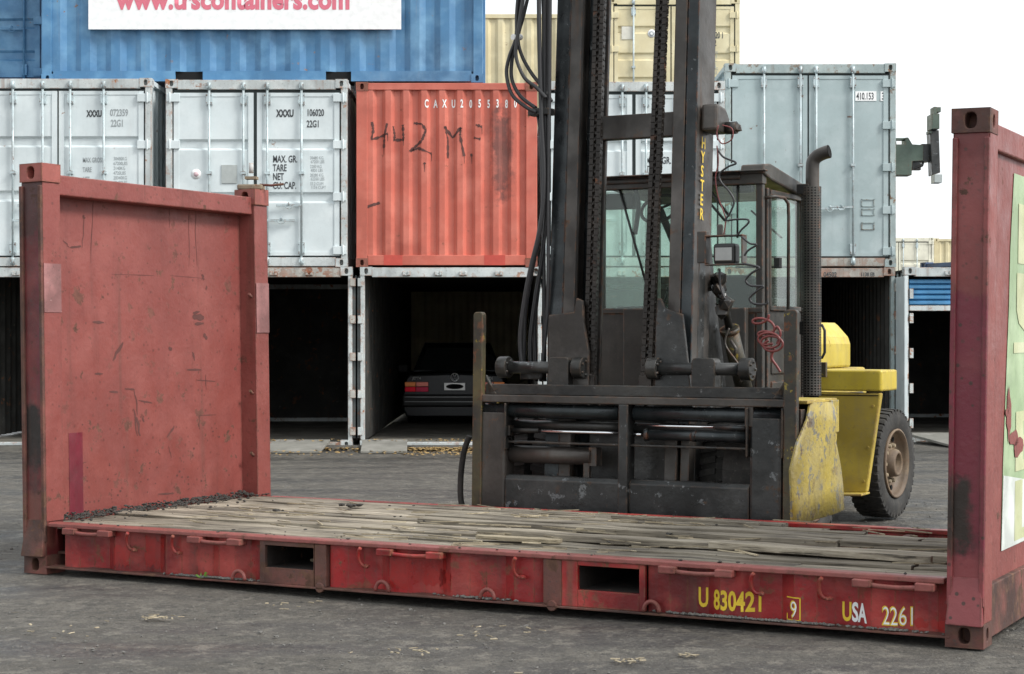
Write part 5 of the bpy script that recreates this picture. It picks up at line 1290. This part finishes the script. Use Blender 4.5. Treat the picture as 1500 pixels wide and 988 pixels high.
    mb = MB(); q0 = py_(1197, 478, 2.4); q1 = py_(1201, 525, 2.4); mb.tube([(q0[0] - .02, 2.4, q0[2]), (q0[0] + .04, 2.4, q0[2]), (q0[0] + .06, 2.4, q0[2] - .04), (q0[0] + .06, 2.4, q1[2] + .04), (q0[0] + .04, 2.4, q1[2]), (q0[0] - .02, 2.4, q1[2])], .012, 8); mb.build('grab_handle', 'plastic', bd)
    mb = MB(); mb.box(q0[0] - .01, q0[0] + .05, 2.46, 2.5, 1.18, 1.30); mb.build('latch', 'worn_yellow', bd, .004)
    # ---- cab
    cb = thing_child('cab', root)
    xL, xR, y0, y1 = -.90, .46, 1.42, 2.55; zb, zs, zt = .62, 1.70, 2.66
    mb = MB(); pr = .055
    mb.box(xR - pr, xR, y0, y0 + pr, zb, zt); mb.box(xL, xL + pr, y0, y0 + pr, zs, zt); mb.box(xR - .06, xR, y1 - .22, y1, zb, zt); mb.box(xL, xL + .06, y1 - .08, y1, zb, zt)
    mb.box(xR - .045, xR + .004, y0 + .10, y0 + .145, zb, zt - .04)
    mb.build('pillar', 'cab', cb, .008)
    mb = MB(); mb.box(xL - .01, xR + .01, y0 - .03, y0 + .06, zt - .02, zt + .075); mb.box(xL - .06, xR + .05, y0 - .09, y0 - .02, zt + .07, zt + .082); mb.build('visor', 'cab', cb, .006)
    mb = MB(); mb.prism([(y0 - .06, zt + .06), (y0 - .03, zt + .125), (y0 + .1, zt + .14), (y1 - .1, zt + .02), (y1 + .08, zt - .01), (y1 + .08, zt - .10), (y0 + .1, zt + .02)], 'x', xR - .16, xR + .03)
    mb.prism([(y0 - .05, zt + .055), (y0 + .1, zt + .10), (y1, zt - .0), (y1, zt - .06), (y0 - .05, zt + .02)], 'x', xL, xR - .16); mb.build('roof', 'cab', cb, .012)
    mb = MB(); mb.box(xL, xR - .06, y0 + .005, y0 + .05, zb + .3, zs); mb.box(xL, xR, y0 - .005, y0 + .06, zs - .02, zs + .02); mb.build('front_panel', 'cab', cb, .006)
    mb = MB(); mb.box(xR - .045, xR - .01, y0 + .15, y1 - .22, zb + .35, zs - .0); mb.box(xR - .02, xR + .006, y0 + .2, y1 - .28, 1.22, 1.55); mb.box(xR - .02, xR + .006, y0 + .2, y1 - .28, .98, 1.16); dr = mb.build('door', 'cab', cb, .008)
    mb = MB(); mb.box(xR - .02, xR + .01, y0 + .145, y1 - .2, zs, zs + .035); mb.box(xR - .02, xR + .01, y0 + .145, y1 - .2, zt - .09, zt - .05); mb.box(xR - .02, xR + .01, y1 - .235, y1 - .2, zs, zt - .05); mb.box(xR - .02, xR + .01, y0 + .145, y0 + .17, zs, zt - .05); mb.build('window_frame', 'cab', dr, .004)
    for nm, bx in (('windscreen', (xL + pr, xR - pr, y0 + .018, y0 + .026, zs + .02, zt - .02)), ('side_glass', (xR - .022, xR - .016, y0 + .17, y1 - .235, zs + .03, zt - .09)), ('side_glass', (xL + .016, xL + .022, y0 + .1, y1 - .1, zs + .03, zt - .03)), ('rear_glass', (xL + .06, xR - .06, y1 - .03, y1 - .024, zs, zt - .05))):
        mb = MB(); mb.box(*bx); mb.build(nm, 'glass', cb)
    mb = MB(); mb.box(xL, xR - .06, y1 - .05, y1, zb, zs - .02); mb.box(xL, xL + .04, y0 + .05, y1 - .05, zb, zs - .04); mb.build('rear_panel', 'cab', cb, .006)
    mb = MB(); mb.box(xL + .04, xR - .06, y0 + .06, y1 - .06, zb + .0, zb + .05); mb.build('cab_floor', 'cab', cb)
    mb = MB(); mb.box(CX - .28, CX + .22, 1.95, 2.4, 1.2, 1.42); mb.box(CX - .26, CX + .20, 2.32, 2.44, 1.42, 2.0); mb.build('seat', 'seat', cb, .04)
    mb = MB(); cc = Vector((CX - .32, 1.74, 2.02)); ax = Vector((0, -.75, .66)).normalized(); u_ = Vector((1, 0, 0)); w_ = ax.cross(u_)
    sw = py_(966, 307, 1.75); cc = Vector((sw[0], 1.75, sw[2]))
    mb.tube([cc + (u_ * math.cos(t) + w_ * math.sin(t)) * .15 for t in [i * 6.2832 / 28 for i in range(28)]], .014, 8, closed=True)
    for t in (.5, 2.6, 4.7): mb.tube([cc, cc + (u_ * math.cos(t) + w_ * math.sin(t)) * .15], .010, 6)
    mb.tube([cc, cc - ax * .5], .03, 8); mb.build('steering_wheel', 'plastic', cb)
    mb = MB(); mb.box(xL + .1, xR - .3, y0 + .10, y0 + .24, 1.5, 1.74); mb.box(xR - .22, xR - .06, y0 + .5, y1 - .3, 1.3, 1.8); mb.build('dashboard', 'seat', cb, .03)
    mb = MB()
    for k in range(5): xx = -.42 + k * .06; mb.tube([(xx, y0 + .17, 1.72), (xx + .06, y0 + .13, 1.86)], .007, 6); mb.blob((xx + .06, y0 + .13, 1.87), .015, 1, (1, 1, 1), 0)
    mb.build('lever', 'plastic', cb)
    mb = MB(); a = py_(905, 270, 1.55); mb.box(a[0] - .12, a[0] + .14, 1.52, 1.60, 2.50, 2.62); mb.tube(spline([py_(a_, b_, 1.5) for a_, b_ in ((905, 262), (925, 268), (935, 300), (930, 345))], 5), .02, 8); mb.build('cab_fan', 'plastic', cb, .01)
    mb = MB(); a = py_(1088, 276, 1.5); mb.box(a[0] - .09, a[0] + .07, 1.50, 1.58, a[2] - .04, a[2] + .04); mb.build('interior_lamp', 'steel_flat', cb, .02)
    mb = MB(); mb.tube([py_(1032, 290, 1.43), py_(1062, 325, 1.43)], .010, 6); mb.tube([py_(1036, 275, 1.43), py_(1068, 318, 1.43)], .010, 6); mb.tube([py_(1080, 262, 1.43), py_(1080, 350, 1.43)], .008, 6); mb.build('wiper', 'plastic', cb)
    mb = MB(); mb.tube([py_(1100, 310, 1.9), py_(1145, 350, 1.9)], .008, 6); mb.tube([py_(905, 270, 1.43), py_(950, 430, 1.43)], .010, 6); mb.build('cab_bar', 'plastic', cb)
    gx = .50; mb = MB(); g0 = px_(1128, 285, gx); g1 = px_(1150, 285, gx); mb.tube([(xR, y0 + .05, 2.54), (gx + .02, y0 + .08, 2.55), (gx + .05, y0 + .22, 2.55), (gx + .055, y0 + .30, 2.51), (gx + .055, y0 + .31, 2.4), (gx + .05, y0 + .31, 1.6)], .013, 8); mb.build('grab_rail', 'cab', cb)
    mb = MB(); mb.box(xR + .0, xR + .05, y0 + .24, y0 + .29, 2.02, 2.10); mb.build('door_handle', 'plastic', dr, .006)
    # ---- exhaust behind a perforated guard
    ex = thing_child('exhaust', root); ec = Vector((.585, 2.06)); r = .078
    e0 = py_(1188, 300, 2.06); ec.x = e0[0]
    mb = MB(); z0, z1 = 1.05, 2.66; nz, na = 76, 18; dz = (z1 - z0) / nz
    def cp(a, z, rr=r): return (ec.x + rr * math.cos(a), ec.y + rr * math.sin(a) * .9, z)
    V_ = {}
    for i in range(nz):
        for j in range(na):
            a0 = 2 * math.pi * j / na; a1 = 2 * math.pi * (j + 1) / na; zz0 = z0 + i * dz; zz1 = zz0 + dz
            ia0, ia1 = a0 + (a1 - a0) * .24, a1 - (a1 - a0) * .24; iz0, iz1 = zz0 + dz * .24, zz1 - dz * .24
            o = [mb.v(cp(a0, zz0)), mb.v(cp(a1, zz0)), mb.v(cp(a1, zz1)), mb.v(cp(a0, zz1))]; n_ = [mb.v(cp(ia0, iz0)), mb.v(cp(ia1, iz0)), mb.v(cp(ia1, iz1)), mb.v(cp(ia0, iz1))]
            for k in range(4): mb.face([o[k], o[(k + 1) % 4], n_[(k + 1) % 4], n_[k]])
    mb.build('guard', 'cab', ex)
    mb = MB(); mb.cyl((ec.x, ec.y, 1.0), (ec.x, ec.y, 2.66), .060, 20); mb.build('silencer', 'black', ex)
    pts = spline([(ec.x + .01, ec.y, 2.6), (ec.x + .01, ec.y, 2.76), (ec.x + .015, ec.y, 2.85), (ec.x + .045, ec.y, 2.89), (ec.x + .10, ec.y, 2.915), (ec.x + .145, ec.y, 2.925)], 5)
    mb = MB(); mb.tube(pts, .052, 18, cap=False); mb.build('tail_pipe', 'steel_brown', ex)
    mb = MB(); mb.tube([Vector(p) + Vector((.002, 0, 0)) for p in pts[-4:]], .046, 18, cap=True); mb.build('pipe_bore', 'black', ex)
    mb = MB(); mb.box(ec.x - .12, ec.x - .02, ec.y - .04, ec.y + .04, 1.52, 1.62); mb.box(ec.x - .10, ec.x + .0, ec.y - .06, ec.y + .06, 2.60, 2.68); mb.build('guard_bracket', 'steel', ex, .006)
    # ---- work lamp in its frame, tilt cylinder, air line
    wlp = thing_child('work_lamp', root); yl = .22
    p0 = py_(1036, 391, yl); p1 = py_(1092, 345, yl); xa, xb, za, zb_ = p0[0], p1[0], p0[2], p1[2]
    mb = MB(); t = .012
    mb.box(xa, xb, yl - .06, yl + .03, zb_ - t, zb_); mb.box(xa, xb, yl - .06, yl + .03, za, za + t); mb.box(xb - t, xb, yl - .06, yl + .03, za + t, zb_ - t); mb.box(xa, xa + t, yl - .06, yl + .03, za + t, zb_ - t)
    mb.box(xa - .07, xa, yl - .02, yl + .03, za + .02, zb_ + .03); mb.build('lamp_frame', 'cab', wlp, .006)
    l0 = py_(1048, 389, yl); l1 = py_(1080, 358, yl); mb = MB(); mb.box(l0[0], l1[0], yl - .055, yl + .06, l0[2], l1[2]); hb = mb.build('lamp_housing', 'plastic', wlp, .02)
    mb = MB(); mb.box(l0[0] + .018, l1[0] - .018, yl - .060, yl - .050, l0[2] + .022, l1[2] - .028); mb.build('lens', 'lamp', wlp, .004)
    h0 = py_(1056, 345, yl); mb = MB(); mb.box(h0[0] - .025, h0[0] + .02, yl - .02, yl + .0, h0[2] - .01, h0[2] + .07); mb.build('lamp_lug', 'cab', wlp, .012)
    mb = MB(); mb.tube(spline([py_(a, b, .24) for a, b in ((1054, 396), (1054, 412), (1056, 425), (1062, 440))], 5), .008, 6); mb.build('lamp_cable', 'hose', wlp)
    tc = thing_child('tilt_cylinder', root)
    A = Vector(py_(1068, 482, .75)); B = Vector(py_(1092, 580, 1.0)); C_ = Vector(py_(1058, 430, .62))
    mb = MB(); mb.cyl(A, B, .062, 20); mb.cyl(A, A + (B - A) * .06, .072, 20); mb.build('barrel', 'worn_yellow', tc)
    mb = MB(); mb.cyl(C_, A, .028, 12); mb.build('rod', 'steel_flat', tc)
    mb = MB()
    for i in range(9): mb.blob(C_ + Vector((random.uniform(-.06, .06), random.uniform(-.05, .05), random.uniform(-.16, .1))), random.uniform(.035, .06), 1, (1, 1, 1), .35)
    mb.build('clevis', 'steel', tc)
    mb = MB(); mb.tube(spline([py_(a, b, .55) for a, b in ((1068, 482), (1062, 505), (1078, 530), (1090, 548), (1084, 562))], 5), .008, 6); mb.tube([py_(1070, 500, .6), py_(1078, 512, .6), py_(1076, 522, .6)], .012, 6); mb.build('pipe', 'steel_brown', tc)
    al = thing_child('air_line', root); ya = .15
    def coil(pts, y, r, mat, n=7, nm='line'): mb = MB(); mb.tube(spline([py_(a, b, y) for a, b in pts], n), r, 7); mb.build(nm, mat, al)
    coil([(1058, 185), (1072, 190), (1072, 205), (1058, 212), (1050, 200), (1052, 185)], ya, .0045, 'red_cable'); coil([(1050, 215), (1052, 240), (1048, 262), (1052, 290), (1060, 312), (1063, 325), (1060, 345)], ya, .0045, 'red_cable')
    coil([(1052, 222), (1060, 232), (1078, 240), (1066, 246), (1054, 256), (1056, 268), (1068, 282), (1075, 296), (1070, 312), (1063, 324), (1076, 323), (1094, 323), (1096, 328), (1086, 338), (1080, 346)], ya, .007, 'hose')
    coil([(1086, 348), (1098, 358), (1108, 360), (1096, 368), (1090, 376)], ya, .007, 'hose'); coil([(1088, 388), (1100, 390), (1112, 394), (1100, 402), (1092, 412), (1100, 420), (1118, 421), (1108, 428), (1098, 438), (1104, 446), (1122, 447), (1124, 442)], ya, .008, 'hose')
    pts = []
    for i in range(26): t = i / 25 * 4 * math.pi; c_ = (1112 + 16 * i / 25, 462 + 38 * i / 25); pts.append((c_[0] + 14 * math.cos(t), c_[1] + 8 * math.sin(t)))
    coil(pts, ya, .0085, 'red_cable', 3); pts = []
    for i in range(22): t = 1 + i / 21 * 5 * math.pi; c_ = (1124 + 10 * i / 21, 496 + 12 * i / 21); pts.append((c_[0] + 15 * math.cos(t), c_[1] + 10 * math.sin(t)))
    coil(pts, ya - .02, .0085, 'red_cable', 3); coil([(1134, 512), (1130, 525), (1138, 538), (1143, 546)], ya, .009, 'red_cable'); coil([(1138, 505), (1143, 490), (1138, 480), (1132, 488)], ya, .0085, 'red_cable')
    return root
M['rim_light'] = paint('pale dusty wheel nuts', (.30, .24, .16), rust=.2, dirt=.4, rough=.8, bump=.1)
M['yellow_mid'] = paint('mud-misted yellow paint', (.46, .335, .05), (.54, .41, .07), rust=.07, dirt=.35, rough=.5, bump=.08, edge=.4, vary=.14, dirtcol=(.22, .185, .12))

forklift()
